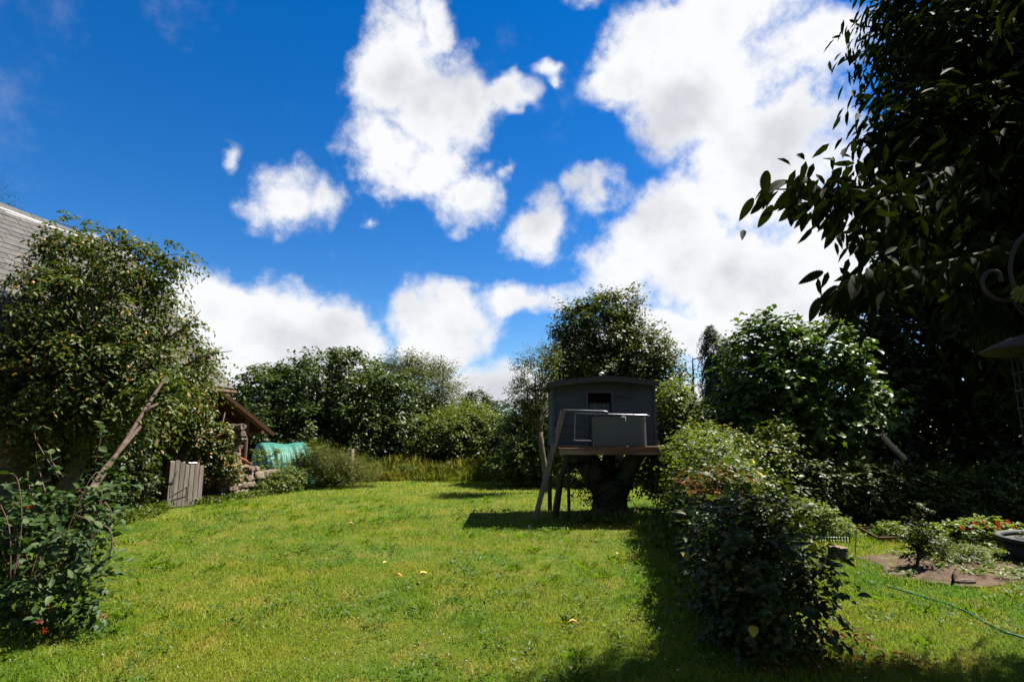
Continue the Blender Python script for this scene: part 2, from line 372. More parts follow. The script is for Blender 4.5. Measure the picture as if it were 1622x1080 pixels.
class MB:
    def __init__(s): s.v = []; s.f = []
    def add(s, vs, fs):
        b = len(s.v); s.v += [tuple(map(float, v)) for v in vs]; s.f += [tuple(b + i for i in f) for f in fs]; return s
    def box(s, c, d, m=None, jit=0.):
        c = Vector(c); x, y, z = d[0] / 2, d[1] / 2, d[2] / 2
        vs = [Vector((i * x, j * y, k * z)) for i in (-1, 1) for j in (-1, 1) for k in (-1, 1)]
        if jit: vs = [v + Vector((random.uniform(-jit, jit) for _ in range(3))) for v in vs]
        if m is not None: vs = [m @ v for v in vs]
        return s.add([c + v for v in vs], [(0, 1, 3, 2), (4, 6, 7, 5), (0, 4, 5, 1), (2, 3, 7, 6), (0, 2, 6, 4), (1, 5, 7, 3)])
    def hexa(s, pts):   # 8 points, same order as box
        return s.add(pts, [(0, 1, 3, 2), (4, 6, 7, 5), (0, 4, 5, 1), (2, 3, 7, 6), (0, 2, 6, 4), (1, 5, 7, 3)])
    def tube(s, pts, rad, n=8, cap=True, rough=0.):
        pts = [Vector(tuple(map(float, p))) for p in pts]
        if not hasattr(rad, '__len__'): rad = [rad] * len(pts)
        rings = []; up = Vector((.13, .21, .97)); b = len(s.v)
        for i, p in enumerate(pts):
            t = (pts[min(i + 1, len(pts) - 1)] - pts[max(i - 1, 0)]).normalized()
            u = up - t * up.dot(t)
            if u.length < 1e-3: u = Vector((1, 0, 0)) - t * t.x
            u.normalize(); w = t.cross(u); up = u
            for k in range(n):
                a = 2 * math.pi * k / n
                r = rad[i] * (1 + (random.uniform(-rough, rough) if rough else 0))
                s.v.append(tuple(p + u * math.cos(a) * r + w * math.sin(a) * r))
        for i in range(len(pts) - 1):
            for k in range(n):
                s.f.append((b + i * n + k, b + i * n + (k + 1) % n, b + (i + 1) * n + (k + 1) % n, b + (i + 1) * n + k))
        if cap:
            s.f.append(tuple(b + k for k in range(n))[::-1]); e = b + (len(pts) - 1) * n
            s.f.append(tuple(e + k for k in range(n)))
        return s
    def lathe(s, prof, c=(0, 0, 0), n=20):
        b = len(s.v); c = Vector(c)
        for (r, z) in prof:
            for k in range(n):
                a = 2 * math.pi * k / n; s.v.append((c.x + r * math.cos(a), c.y + r * math.sin(a), c.z + z))
        for i in range(len(prof) - 1):
            for k in range(n):
                s.f.append((b + i * n + k, b + i * n + (k + 1) % n, b + (i + 1) * n + (k + 1) % n, b + (i + 1) * n + k))
        return s
    def mesh(s, name, smooth=False):
        me = bpy.data.meshes.new(name); me.from_pydata(s.v, [], s.f); me.update()
        if smooth: me.polygons.foreach_set('use_smooth', [True] * len(me.polygons))
        return me
    def build(s, name, mat, parent=None, smooth=False): return link(name, s.mesh(name, smooth), mat, parent)

# leaves -------------------------------------------------------------
def leaf_geo(pos, d, nrm, ln, wd, hexa=False, fold=.12, curl=.12):
    pos = np.asarray(pos); n = len(pos)
    d = unit(d); side = unit(np.cross(d, nrm)); nr = np.cross(side, d)
    ln = np.broadcast_to(np.asarray(ln, float), (n,))[:, None]; wd = np.broadcast_to(np.asarray(wd, float), (n,))[:, None]
    if not hexa:
        base = pos; tip = pos + d * ln - nr * ln * curl
        mid = pos + d * ln * .45
        l = mid + side * wd * .5 + nr * wd * fold; r = mid - side * wd * .5 + nr * wd * fold
        V = np.stack([base, r, tip, l], 1).reshape(-1, 3)
        F = [np.arange(n * 4).reshape(n, 4)]
        # split along the midrib so the fold shows
        q = F[0]; F = [np.concatenate([q[:, [0, 1, 2]], q[:, [0, 2, 3]]])]
        return V, F, 2
    b = pos; tip = pos + d * ln - nr * ln * curl
    m1 = pos + d * ln * .30; m2 = pos + d * ln * .66 - nr * ln * curl * .35
    l1 = m1 + side * wd * .46 + nr * wd * fold; r1 = m1 - side * wd * .46 + nr * wd * fold
    l2 = m2 + side * wd * .38 + nr * wd * fold; r2 = m2 - side * wd * .38 + nr * wd * fold
    V = np.stack([b, r1, r2, tip, l2, l1], 1).reshape(-1, 3)
    q = np.arange(n * 6).reshape(n, 6)
    F = [np.concatenate([q[:, [0, 1, 2, 3]], q[:, [0, 3, 4, 5]]])]
    return V, F, 2
def leaves_obj(name, mat, parent, pos, d, nrm, ln, wd, hexa=False, tint=None, kind=None, **k):
    V, F, rep = leaf_geo(pos, d, nrm, ln, wd, hexa, **k)
    t = rng.random(len(pos)) if tint is None else tint
    me = np_mesh(name, V, F, np.tile(t, rep))
    o = link(name, me, mat, parent)
    if kind: o['kind'] = kind
    return o

def lobe(px, py, Y, rx, ry, rd):
    c = at(px, py, Y); s = Y / FPX
    return (c, np.array((rx * s, rd, ry * s)))
def sample_clumps(lobes, n, inner=.45, zmin=.05):
    w = np.array([np.prod(r) ** (2 / 3) for c, r in lobes]); w /= w.sum()
    idx = rng.choice(len(lobes), n, p=w)
    u = unit(rng.normal(size=(n, 3)))
    rad = 1 - (rng.random(n) ** 1.6) * inner
    cs = np.array([l[0] for l in lobes]); rs = np.array([l[1] for l in lobes])
    P = cs[idx] + u * rs[idx] * rad[:, None]
    out = unit(u / rs[idx])
    k = P[:, 2] > zmin
    return P[k], out[k]
def sprays(P, out, twigs, per, tl, up=.25, droop=.35, spread=.9, jit=.3, clump_r=0.):
    """twigs growing from every clump point; returns leaf pos, dir, nrm, and twig paths"""
    K = len(P)
    o = np.repeat(out, twigs, 0); b = np.repeat(P, twigs, 0)
    if clump_r: b = b + rng.normal(size=b.shape) * clump_r
    td = unit(o + rng.normal(size=o.shape) * spread + np.array((0, 0, up)))
    L_ = tl * (0.55 + .9 * rng.random(len(b)))
    t = (np.arange(per) + .6) / per
    T = t[None, :, None]
    pos = b[:, None, :] + td[:, None, :] * L_[:, None, None] * T
    pos[:, :, 2] -= droop * L_[:, None] * t[None, :] ** 2
    pos = pos + rng.normal(size=pos.shape) * tl * .05
    tang = np.repeat(td[:, None, :], per, 1).copy(); tang[:, :, 2] -= 2 * droop * t[None, :]
    tang = unit(tang)
    side = unit(np.cross(tang, np.array((0.02, 0.01, 1.)))) 
    sgn = np.where(np.arange(per) % 2, 1., -1.)[None, :, None]
    d = unit(tang * .6 + side * sgn * .9 + rng.normal(size=tang.shape) * jit + np.array((0, 0, -.18)))
    nrm = unit(np.array((0, 0, 1.)) + rng.normal(size=tang.shape) * .45 + np.repeat(o[:, None, :], per, 1) * .5)
    return pos.reshape(-1, 3), d.reshape(-1, 3), nrm.reshape(-1, 3)

def curve_pts(a, b, sag=.0, n=6, wob=.06, lift=.0):
    a = np.asarray(a, float); b = np.asarray(b, float); L_ = np.linalg.norm(b - a)
    pts = []
    w = rng.normal(size=(n, 3)) * wob * L_
    for i in range(n):
        t = i / (n - 1)
        p = a * (1 - t) + b * t
        p = p + np.array((0, 0, 1)) * (lift * L_ * math.sin(math.pi * t)) + w[i] * math.sin(math.pi * t)
        pts.append(p)
    return pts
def make_tree(name, label, cat, base, lobes, mat, n_clumps, twigs, per, tl, ln, wd, trunk_r=.15, fork=.35, limbs=14, bark='bark_dark',
              up=.25, droop=.35, spread=.9, inner=.45, hexa=False, group=None, trunk_name='trunk', crown_name='crown', zmin=.05, lean=None, jit=.3):
    base = np.asarray(base, float)
    t = empty(name, base, label, cat, group)
    P, out = sample_clumps(lobes, n_clumps, inner, zmin)
    top = np.mean([l[0] for l in lobes], 0)
    mb = MB()
    fz = base + (top - base) * fork
    if lean is not None: fz = np.asarray(lean, float)
    mb.tube(curve_pts(base - (0, 0, .1), fz, n=5, wob=.03), [trunk_r * v for v in (1.35, 1.05, .95, .9, .85)], 10, rough=.05)
    sel = rng.choice(len(P), min(limbs, len(P)), replace=False)
    for i in sel:
        tgt = fz + (P[i] - fz) * .93
        pts = curve_pts(fz, tgt, n=6, wob=.05, lift=.08)
        r0 = trunk_r * (.35 + .35 * rng.random())
        mb.tube(pts, [r0 * v for v in (1, .8, .6, .42, .26, .1)], 6)
        j = rng.choice(len(P), 12); dd = np.linalg.norm(P[j] - pts[3], axis=1)
        for q in j[np.argsort(dd)[:3]]:
            mb.tube(curve_pts(pts[3], pts[3] + (P[q] - pts[3]) * .95, n=4, wob=.06), [r0 * v for v in (.38, .28, .18, .06)], 5)
    mb.build(trunk_name, M[bark], t, True)
    pos, d, nrm = sprays(P, out, twigs, per, tl, up, droop, spread, jit)
    k = pos[:, 2] > .03
    pos, d, nrm = pos[k], d[k], nrm[k]
    l_ = ln * (.65 + .6 * rng.random(len(pos)))
    leaves_obj(crown_name, mat, t, pos, d, nrm, l_, l_ * wd / ln, hexa)
    return t, P, out

# ================================================================== SETTING
mb = MB()
def ground_sheet():
    xs = np.concatenate(([-900, -300, -100, -40], np.linspace(-20, 20, 81), [40, 100, 300, 900]))
    ys = np.concatenate(([-600, -100, -20], np.linspace(-4, 40, 89), [70, 150, 400, 1500]))
    X, Y = np.meshgrid(xs, ys, indexing='ij')
    Z = .018 * np.sin(X * 1.7 + Y * .6) * np.cos(Y * 1.3 - X * .4) - .018
    n, m = X.shape
    i = np.arange(n * m).reshape(n, m)
    q = np.stack([i[:-1, :-1], i[1:, :-1], i[1:, 1:], i[:-1, 1:]], -1).reshape(-1, 4)
    o = link('lawn', np_mesh('lawn', np.stack([X, Y, Z], -1).reshape(-1, 3), [q], smooth=True), M['ground'])
    tag(o, 'mown green lawn with dry yellowish patches', 'lawn', kind='structure')
ground_sheet()

# bare soil of the vegetable plot (irregular outline, a sheet above the lawn)
soil_px = [(1352, 882), (1400, 876), (1480, 884), (1540, 878), (1640, 870), (1700, 890), (1690, 930), (1622, 922), (1560, 930), (1500, 926), (1440, 918), (1395, 912), (1400, 898)]
soil_poly = np.array([gr(x, y)[:2] for x, y in soil_px])
def in_poly(x, y, poly):
    c = np.zeros(len(x), bool); j = len(poly) - 1
    for i in range(len(poly)):
        xi, yi = poly[i]; xj, yj = poly[j]
        c ^= ((yi > y) != (yj > y)) & (x < (xj - xi) * (y - yi) / (yj - yi + 1e-12) + xi); j = i
    return c
def soil_sheet():
    ctr = soil_poly.mean(0); vs = [(ctr[0], ctr[1], .03)]; n = 78
    for k in range(n):
        t = k / n * len(soil_poly); i = int(t); f = t - i
        p = soil_poly[i] * (1 - f) + soil_poly[(i + 1) % len(soil_poly)] * f
        p = p + rng.normal(size=2) * .035
        vs.append((p[0], p[1], .004))
    # middle ring for clods
    ring = [((v[0] * .55 + ctr[0] * .45), (v[1] * .55 + ctr[1] * .45), .025 + random.uniform(-.012, .02)) for v in vs[1:]]
    fs = []
    for k in range(n):
        a, b = 1 + k, 1 + (k + 1) % n; c, d = 1 + n + k, 1 + n + (k + 1) % n
        fs += [(a, b, d, c), (c, d, 0)]
    o = MB().add(vs + ring, fs).build('soil_path', M['soil'], None, True); tag(o, 'bare brown soil strip through the vegetable plot', 'soil', kind='structure')
soil_sheet()

# ------------------------------------------------------------------ grass (stuff)
barn_a = np.array((.196, .981)); barn_b = np.array((-.981, .196)); barn_E = np.array((-7.5, 14.3))
def in_barn(x, y):
    rel = np.stack([x, y], -1) - barn_E
    return (rel @ barn_b > .22) & (rel @ barn_a < .1)
def vnoise(x, y, s, seed):
    r = np.random.default_rng(seed); g = r.random((64, 64))
    u = x * s + 100.3; v = y * s + 77.7
    i = np.floor(u).astype(int); j = np.floor(v).astype(int); fu = u - i; fv = v - j
    fu = fu * fu * (3 - 2 * fu); fv = fv * fv * (3 - 2 * fv)
    G = lambda a, b: g[a % 64, b % 64]
    return (G(i, j) * (1 - fu) + G(i + 1, j) * fu) * (1 - fv) + (G(i, j + 1) * (1 - fu) + G(i + 1, j + 1) * fu) * fv
def band(d0, d1, dens, wide=1.12):
    n = int(dens * wide * (d1 * d1 - d0 * d0))
    y = np.sqrt(rng.random(n) * (d1 * d1 - d0 * d0) + d0 * d0)
    x = (rng.random(n) * 2 - 1) * wide * y
    k = ~in_barn(x, y) & ~in_poly(x, y, soil_poly)
    return x[k], y[k]
def grass():
    Vs = []; Fs3 = []; Fs4 = []; tints3 = []; tints4 = []; base = 0
    for (d0, d1, dens, h, w, near) in ((3.2, 5.2, 6800, .042, .0042, True), (5.2, 7.5, 3600, .046, .0055, True), (7.5, 11, 1700, .052, .009, False), (11, 16, 620, .062, .015, False), (16, 27, 230, .075, .026, False)):
        x, y = band(d0, d1, dens)
        n = len(x)
        long = vnoise(x, y, .9, 3) * .6 + vnoise(x, y, 2.6, 4) * .4
        hh = h * (.45 + .75 * rng.random(n)) * (.55 + 1.0 * long)
        right = (x > 3.0) & (y > 6.4) & (y < 9.5); hh[right] *= 1.5
        tall = rng.random(n) < .02; hh[tall] *= 1.8
        yaw = rng.random(n) * 2 * np.pi
        lean = .25 + .75 * rng.random(n) ** .7
        dx, dy = np.cos(yaw), np.sin(yaw)
        wx, wy = -dy, dx
        fa = rng.normal(size=n) * .6; wx, wy = wx * np.cos(fa) - wy * np.sin(fa), wx * np.sin(fa) + wy * np.cos(fa)
        ww = w * (.6 + .8 * rng.random(n))
        b = np.stack([x, y, np.full(n, -.012)], -1); W = np.stack([wx, wy, np.zeros(n)], -1) * ww[:, None] / 2; Dh = np.stack([dx, dy, np.zeros(n)], -1)
        t = rng.random(n)
        if near:
            m1 = b + Dh * (hh * lean * .35)[:, None] + np.array((0, 0, 1.)) * (hh * .62)[:, None]
            tip = b + Dh * (hh * lean)[:, None] + np.array((0, 0, 1.)) * (hh * (1.05 - .45 * lean))[:, None]
            V = np.stack([b - W, b + W, m1 + W * .75, m1 - W * .75, tip], 1).reshape(-1, 3)
            q = np.arange(n * 5).reshape(n, 5) + base
            Fs4.append(q[:, [0, 1, 2, 3]]); tints4.append(t); Fs3.append(q[:, [3, 2, 4]]); tints3.append(t); base += n * 5
        else:
            tip = b + Dh * (hh * lean)[:, None] + np.array((0, 0, 1.)) * (hh * (1.05 - .45 * lean))[:, None]
            V = np.stack([b - W, b + W, tip], 1).reshape(-1, 3)
            q = np.arange(n * 3).reshape(n, 3) + base
            Fs3.append(q); tints3.append(t); base += n * 3
        Vs.append(V)
    me = np_mesh('grass', np.concatenate(Vs), [np.concatenate(Fs4), np.concatenate(Fs3)], np.concatenate(tints4 + tints3))
    tag(link('grass', me, M['grass']), 'short mown grass blades covering the lawn', 'grass', kind='stuff')
grass()
def clover():
    # low broad-leaved weeds in patches
    x, y = band(3.4, 13, 26); k = (vnoise(x, y, .8, 9) * .5 + vnoise(x, y, 2.4, 10) * .5) > .50
    x, y = x[k], y[k]; n = len(x); per = 9
    ang = rng.random((n, per)) * 2 * np.pi; rr = .015 + .05 * rng.random((n, per))
    pos = np.stack([x[:, None] + np.cos(ang) * rr, y[:, None] + np.sin(ang) * rr, .012 + .035 * rng.random((n, per))], -1).reshape(-1, 3)
    d = np.stack([np.cos(ang), np.sin(ang), .25 + .5 * rng.random((n, per))], -1).reshape(-1, 3)
    nrm = np.array((0, 0, 1.)) + rng.normal(size=pos.shape) * .3
    l_ = (.018 + .028 * rng.random(len(pos))) * (1 + np.repeat(y, per) * .04)
    tag(leaves_obj('clover', M['clover'], None, pos, d, nrm, l_, l_ * .5), 'patches of low broad-leaved weeds and clover in the lawn', 'weeds', kind='stuff')
    # white clover heads
    x, y = band(3.6, 15, 9); k = vnoise(x, y, .5, 19) > .52; x, y = x[k], y[k]; n = len(x)
    ico = np.array([(1, 0, 0), (-1, 0, 0), (0, 1, 0), (0, -1, 0), (0, 0, 1), (0, 0, -1)], float)
    f = np.array([(0, 2, 4), (2, 1, 4), (1, 3, 4), (3, 0, 4), (2, 0, 5), (1, 2, 5), (3, 1, 5), (0, 3, 5)])
    r = .004 + .005 * rng.random(n)
    V = (np.stack([x, y, .05 + .03 * rng.random(n)], -1)[:, None, :] + ico[None] * r[:, None, None]).reshape(-1, 3)
    F = (f[None] + (np.arange(n) * 6)[:, None, None]).reshape(-1, 3)
    tag(link('clover_blossoms', np_mesh('clover_blossoms', V, [F]), M['petal_white']), 'tiny white clover heads dotted over the lawn', 'clover', kind='stuff')
clover()
def tufts():
    # coarser tussocks standing a little above the mown grass
    x, y = band(3.6, 15, 3.2); k = vnoise(x, y, .7, 41) > .5; x, y = x[k], y[k]; n = len(x); per = 26
    r = (.03 + .09 * rng.random(n))[:, None]
    a = rng.random((n, per)) * 6.283; rr = np.sqrt(rng.random((n, per))) * r
    pos = np.stack([x[:, None] + np.cos(a) * rr, y[:, None] + np.sin(a) * rr, np.zeros((n, per))], -1).reshape(-1, 3)
    a2 = a + rng.normal(size=a.shape) * .8; sp_ = .25 + .75 * rng.random((n, per))
    d = np.stack([np.cos(a2) * sp_, np.sin(a2) * sp_, np.ones((n, per)) * .75], -1).reshape(-1, 3)
    l_ = np.repeat(.055 + .06 * rng.random(n), per) * (.6 + .6 * rng.random(n * per)); nr = d * np.array((-1, -1, .5)) + np.array((0, 0, .6))
    tag(leaves_obj('tussock_grass', M['tuft'], None, pos, d, nr, l_, .0065 * (1 + np.repeat(y, per) * .06), curl=.3, fold=.0), 'coarse darker green grass tussocks scattered in the lawn', 'grass', kind='stuff')
tufts()

# ================================================================== BARN
def BP(s, t, z):
    p = barn_E - barn_a * s + barn_b * t
    return np.array((p[0], p[1], z))
barn = empty('stone_barn', BP(5, 3.3, 0), 'old stone barn with steep grey slate roof behind the leafy fruit tree', 'barn')
def wall_box(m, s0, s1, t0, t1, z0, z1):
    m.hexa([BP(s, t, z) for s in (s0, s1) for t in (t0, t1) for z in (z0, z1)])
BL = 11.0
m = MB()
wall_box(m, -.02, .62, .25, .75, -.1, 2.95); wall_box(m, 1.62, BL, .25, .75, -.1, 2.95); wall_box(m, .62, 1.62, .25, .75, 1.95, 2.95)
wall_box(m, -.02, BL, 6.0, 6.5, -.1, 2.95)
for s0, s1 in ((0., .5), (BL - .5, BL)):
    m.add([BP(s, t, z) for s in (s0, s1) for (t, z) in ((.75, -.1), (6., -.1), (6., 2.95), (3.3, 6.25), (.75, 2.95))],
          [(0, 1, 2, 3, 4), (9, 8, 7, 6, 5), (0, 5, 6, 1), (1, 6, 7, 2), (2, 7, 8, 3), (3, 8, 9, 4), (4, 9, 5, 0)])
m.build('wall', M['mortar'], barn)
MB().hexa([BP(s, t, z) for s in (.5, BL - .5) for t in (.76, 5.98) for z in (-.05, .02)]).build('floor', M['void'], barn)  # floor coloured near-black to stand in for the shade indoors
MB().hexa([BP(s, t, z) for s in (.55, 1.69) for t in (.225, .40) for z in (1.90, 2.08)]).build('door_lintel', M['beam'], barn)
# facing stones round the doorway and along the wall
def stone_mesh(seed):
    r = random.Random(seed); bm = bmesh.new(); bmesh.ops.create_cube(bm, size=1.0)
    bmesh.ops.bevel(bm, geom=list(bm.edges), offset=.24, segments=1, affect='EDGES')
    for v in bm.verts: v.co += Vector((r.uniform(-.10, .10), r.uniform(-.10, .10), r.uniform(-.10, .10)))
    me = bpy.data.meshes.new('stone'); bm.to_mesh(me); bm.free(); me.materials.append(M['stone']); return me
STONES = [stone_mesh(i) for i in range(8)]
def stone(parent, c, size, rz=0., name='stone', me=None, tilt=0.):
    o = bpy.data.objects.new(name, me or random.choice(STONES)); C.objects.link(o)
    o.parent = parent; o.matrix_parent_inverse = parent_inv(parent)
    o.location = tuple(map(float, c)); o.scale = size; o.rotation_euler = (random.uniform(-tilt, tilt), random.uniform(-tilt, tilt), rz)
    return o
brz = math.atan2(barn_a[1], barn_a[0])
z = .08
while z < 2.85:
    h = random.uniform(.15, .24); s = 0.12
    while s < 4.6:
        w = random.uniform(.22, .42)
        if not (.5 < s + w / 2 < 1.72 and z < 2.05):
            stone(barn, BP(s + w / 2, .245, z + h / 2), (w * .93, .12, h * .9), brz, tilt=.03)
        s += w
    z += h
# roof
eave = (-.18, 2.78); ridge_t, ridge_z = 3.3, 6.55
slope = np.array((ridge_t - eave[0], ridge_z - eave[1])); SL = np.linalg.norm(slope); slope /= SL
m = MB()
for (ta, za, tb, zb) in ((eave[0], eave[1], ridge_t, ridge_z), (6.78, eave[1], ridge_t, ridge_z)):
    nx = .07
    m.hexa([BP(s, t, zz) for s in (-.18, BL + .2) for (t, zz) in ((ta, za - nx), (ta, za), (tb, zb - nx), (tb, zb))])
roof = m.build('roof', M['beam'], barn)
def slate_mesh(seed):
    r = random.Random(seed); j = lambda: r.uniform(-.006, .006)
    w, l, th = .136, .34, .009
    vs = [(-w + j(), 0 + j(), 0), (w + j(), 0 + j(), 0), (w, l, 0), (-w, l, 0), (-w + j(), 0 + j(), th), (w + j(), 0 + j(), th), (w, l, th), (-w, l, th)]
    me = MB().add(vs, [(3, 2, 1, 0), (4, 5, 6, 7), (0, 1, 5, 4), (1, 2, 6, 5), (2, 3, 7, 6), (3, 0, 4, 7)]).mesh('slate')
    me.materials.append(M['slate']); return me
SLATES = [slate_mesh(i) for i in range(6)]
def proj(p):
    d = np.array((p[0], p[1], p[2] - CAM_Z)); f = d[1] * cp + d[2] * sp; u = -d[1] * sp + d[2] * cp
    return 811 + FPX * d[0] / f, 540 - FPX * u / f
ax = Vector((-barn_a[0], -barn_a[1], 0)); upv = Vector((*(barn_b * slope[0]), slope[1])); nv = ax.cross(upv)
if nv.z < 0: nv = -nv
spots = []
row = 0; q = 0.0
while q < SL - .05:
    s = -.16 + (.14 if row % 2 else 0.)
    while s < BL:
        p = BP(s, eave[0] + slope[0] * q, eave[1] + slope[1] * q)
        spots.append(p); s += .28
    q += .195; row += 1
def score(p):
    x, y = proj(p)
    if p[1] < 3: return 1e9
    return (max(0, -15 - x) * 5 + max(0, x - 115) * 2 + max(0, y - 600) * 2)
order = sorted(range(len(spots)), key=lambda i: score(spots[i]))
rest = MB()
for rank, i in enumerate(order):
    p = Vector(spots[i]) + nv * random.uniform(.012, .018)
    tiltm = Matrix.Rotation(random.uniform(-.03, .03), 3, nv) 
    X = tiltm @ ax; Yv = (upv + nv * -.055).normalized(); Z = X.cross(Yv).normalized()
    if Z.dot(nv) < 0: X = -X; Z = -Z
    mat = Matrix(((X.x, Yv.x, Z.x), (X.y, Yv.y, Z.y), (X.z, Yv.z, Z.z)))
    if rank < 300:
        o = bpy.data.objects.new('slate', random.choice(SLATES)); C.objects.link(o); o.parent = roof; o.matrix_parent_inverse = parent_inv(roof)
        o.location = p + nv * .02; o.rotation_euler = mat.to_euler()
    else:
        me = random.choice(SLATES)
        rest.add([p + nv * .02 + mat @ v.co for v in me.vertices], [tuple(f.vertices) for f in me.polygons])
o = rest.build('slates', M['slate'], roof); o['kind'] = 'stuff'
m = MB()
m.add([BP(s, ridge_t + t, ridge_z + zz) for s in (-.2, BL + .2) for (t, zz) in ((-.11, -.08), (-.02, .055), (.02, .055), (.11, -.08), (0., -.02))], [(0, 1, 6, 5), (1, 2, 7, 6), (2, 3, 8, 7), (3, 4, 9, 8), (4, 0, 5, 9), (4, 3, 2, 1, 0), (5, 6, 7, 8, 9)])
m.build('ridge_cap', M['ridge'], roof)
MB().tube([BP(-.3, -.26, 2.70), BP(BL, -.26, 2.70)], .055, 8).build('gutter', M['beam'], roof)

# gate of upright boards in the doorway
gate_c = gr(291, 802); gn = R(-24)      # facing the lawn, turned a little towards the house side
gate = empty('wooden_gate', gate_c, 'low weathered grey plank gate leaning at the barn doorway', 'gate')
gx = np.array((-math.sin(gn), math.cos(gn), 0)); gx = -gx; gnm = np.array((math.cos(gn), math.sin(gn), 0))
nb = 7; tw = .86
for k in range(nb):
    c = gate_c + gx * (-(tw / 2) + tw * (k + .5) / nb)
    hgt = [.92, .97, .99, .93, 1.0, 1.04, 1.02][k] + random.uniform(-.015, .015)
    w = tw / nb * .88
    pts = []
    for sx in (-1, 1):
        for sy in (-1, 1):
            for sz in (0, 1):
                p = c + gx * sx * w / 2 * (1 - .04 * sz * random.random()) + gnm * sy * .012 + np.array((0, 0, (hgt + random.uniform(-.02, .02)) * sz + (.01 if not sz else 0)))
                pts.append(p)
    MB().hexa(pts).build('plank', M['plank'], gate)
for zz in (.25, .78):
    a = gate_c + gx * (-tw / 2 + .02) - gnm * .032 + np.array((0, 0, zz)); b = gate_c + gx * (tw / 2 - .02) - gnm * .032 + np.array((0, 0, zz))
    MB().tube([a, b], .03, 4).build('cross_rail', M['plank'], gate)
MB().box(gate_c + gx * .36 + gnm * .025 + np.array((0, 0, .56)), (.10, .02, .02), Matrix.Rotation(math.atan2(gx[1], gx[0]), 3, 'Z')).build('latch', M['iron'], gate)
MB().box(gate_c - gx * .12 + gnm * .0 + np.array((0, 0, .975)), (.20, .035, .02), Matrix.Rotation(math.atan2(gx[1], gx[0]), 3, 'Z'), .01).build('top_strip', M['white'], gate)
for pts in ([(.26, .80), (.33, .62), (.37, .45), (.35, .3)], [(-.02, .44), (.15, .36), (.36, .27)], [(-.02, .44), (-.04, .25), (-.03, .1)], [(-.04, .24), (.12, .22), (.34, .2)]):
    MB().tube([gate_c + gx * u + gnm * (.02 + .006 * i) + np.array((0, 0, v)) for i, (u, v) in enumerate(pts)], .006, 5).build('bare_twig', M['bark_dark'], gate)

# rusty lean-to at the far end of the barn
lt = empty('lean_to_shed', at(397, 740, 15.6) * np.array((1, 1, 0)), 'rusty iron lean-to roof on a brown post beside the barn', 'shed')
Rb = Vector(at(434, 687, 16.3)); Ra = Vector(at(318, 592, 14.5)); _d = (Rb - Ra); back = Vector((-_d.y, _d.x, 0)).normalized() * 2.4
dn = (Rb - Ra); nseg = 44
ll = dn.cross(back).normalized()
if ll.z < 0: ll = -ll
for k in range(3):                       # three sheets side by side
    vs = []; fs = []; nu = 20; f0, f1 = k / 3 - (.012 if k else 0), (k + 1) / 3
    for j in range(2):
        for i in range(nu + 1):
            f = f0 + (f1 - f0) * i / nu
            w = ll * (.012 * math.sin(i / nu * math.pi * 12) + .006 * k)
            for th in (0, .004):
                vs.append((Ra + Vector((0, 0, 0)) if j == 0 else Rb + (Rb - Ra).normalized() * random.uniform(0, .015)) + back * f + w + ll * th)
    idx = lambda j, i, t: (j * (nu + 1) + i) * 2 + t
    for i in range(nu):
        fs += [(idx(0, i, 1), idx(1, i, 1), idx(1, i + 1, 1), idx(0, i + 1, 1)), (idx(0, i, 0), idx(0, i + 1, 0), idx(1, i + 1, 0), idx(1, i, 0)),
               (idx(1, i, 0), idx(1, i + 1, 0), idx(1, i + 1, 1), idx(1, i, 1))]
    fs += [(idx(0, 0, 0), idx(1, 0, 0), idx(1, 0, 1), idx(0, 0, 1)), (idx(0, nu, 0), idx(0, nu, 1), idx(1, nu, 1), idx(1, nu, 0))]
    MB().add(vs, fs).build('roof_sheet', M['rust_dark'], lt)
for f in (.02, .5, .97):
    a = Ra + back * f - ll * .08; b = Ra + dn * .97 + back * f - ll * .08
    MB().tube([a, b], .055, 4).build('rafter', M['beam'], lt)
MB().hexa([Ra + dn * u - back * .006 * v - ll * w for u in (0., 1.0) for v in (0, 3) for w in (-.02, .075)]).build('verge_board', M['rust_dark'], lt)
e0 = Ra + dn * .88 - ll * .17; MB().tube([e0 - back * .01, e0 + back], .06, 4).build('beam', M['beam'], lt)
for f in (.06, .95):
    p = Ra + dn * .66 + back * f
    top = Vector((p.x, p.y, p.z - .12)); MB().tube([(p.x, p.y, -.05), tuple(top)], [.062, .056], 8, rough=.05).build('post', M['beam'], lt)
bkw = [Ra + back, Rb + back]; bkw = [Vector((v.x, v.y, 0)) for v in bkw]
MB().add([bkw[0], bkw[1], bkw[1] + Vector((0, 0, 1.5)), bkw[0] + Vector((0, 0, 3.)), bkw[0] + Vector((0, .1, 0)), bkw[1] + Vector((0, .1, 0)), bkw[1] + Vector((0, .1, 1.5)), bkw[0] + Vector((0, .1, 3.))],
         [(0, 1, 2, 3), (7, 6, 5, 4), (0, 4, 5, 1), (1, 5, 6, 2), (2, 6, 7, 3), (3, 7, 4, 0)]).build('back_panel', M['beam'], lt)

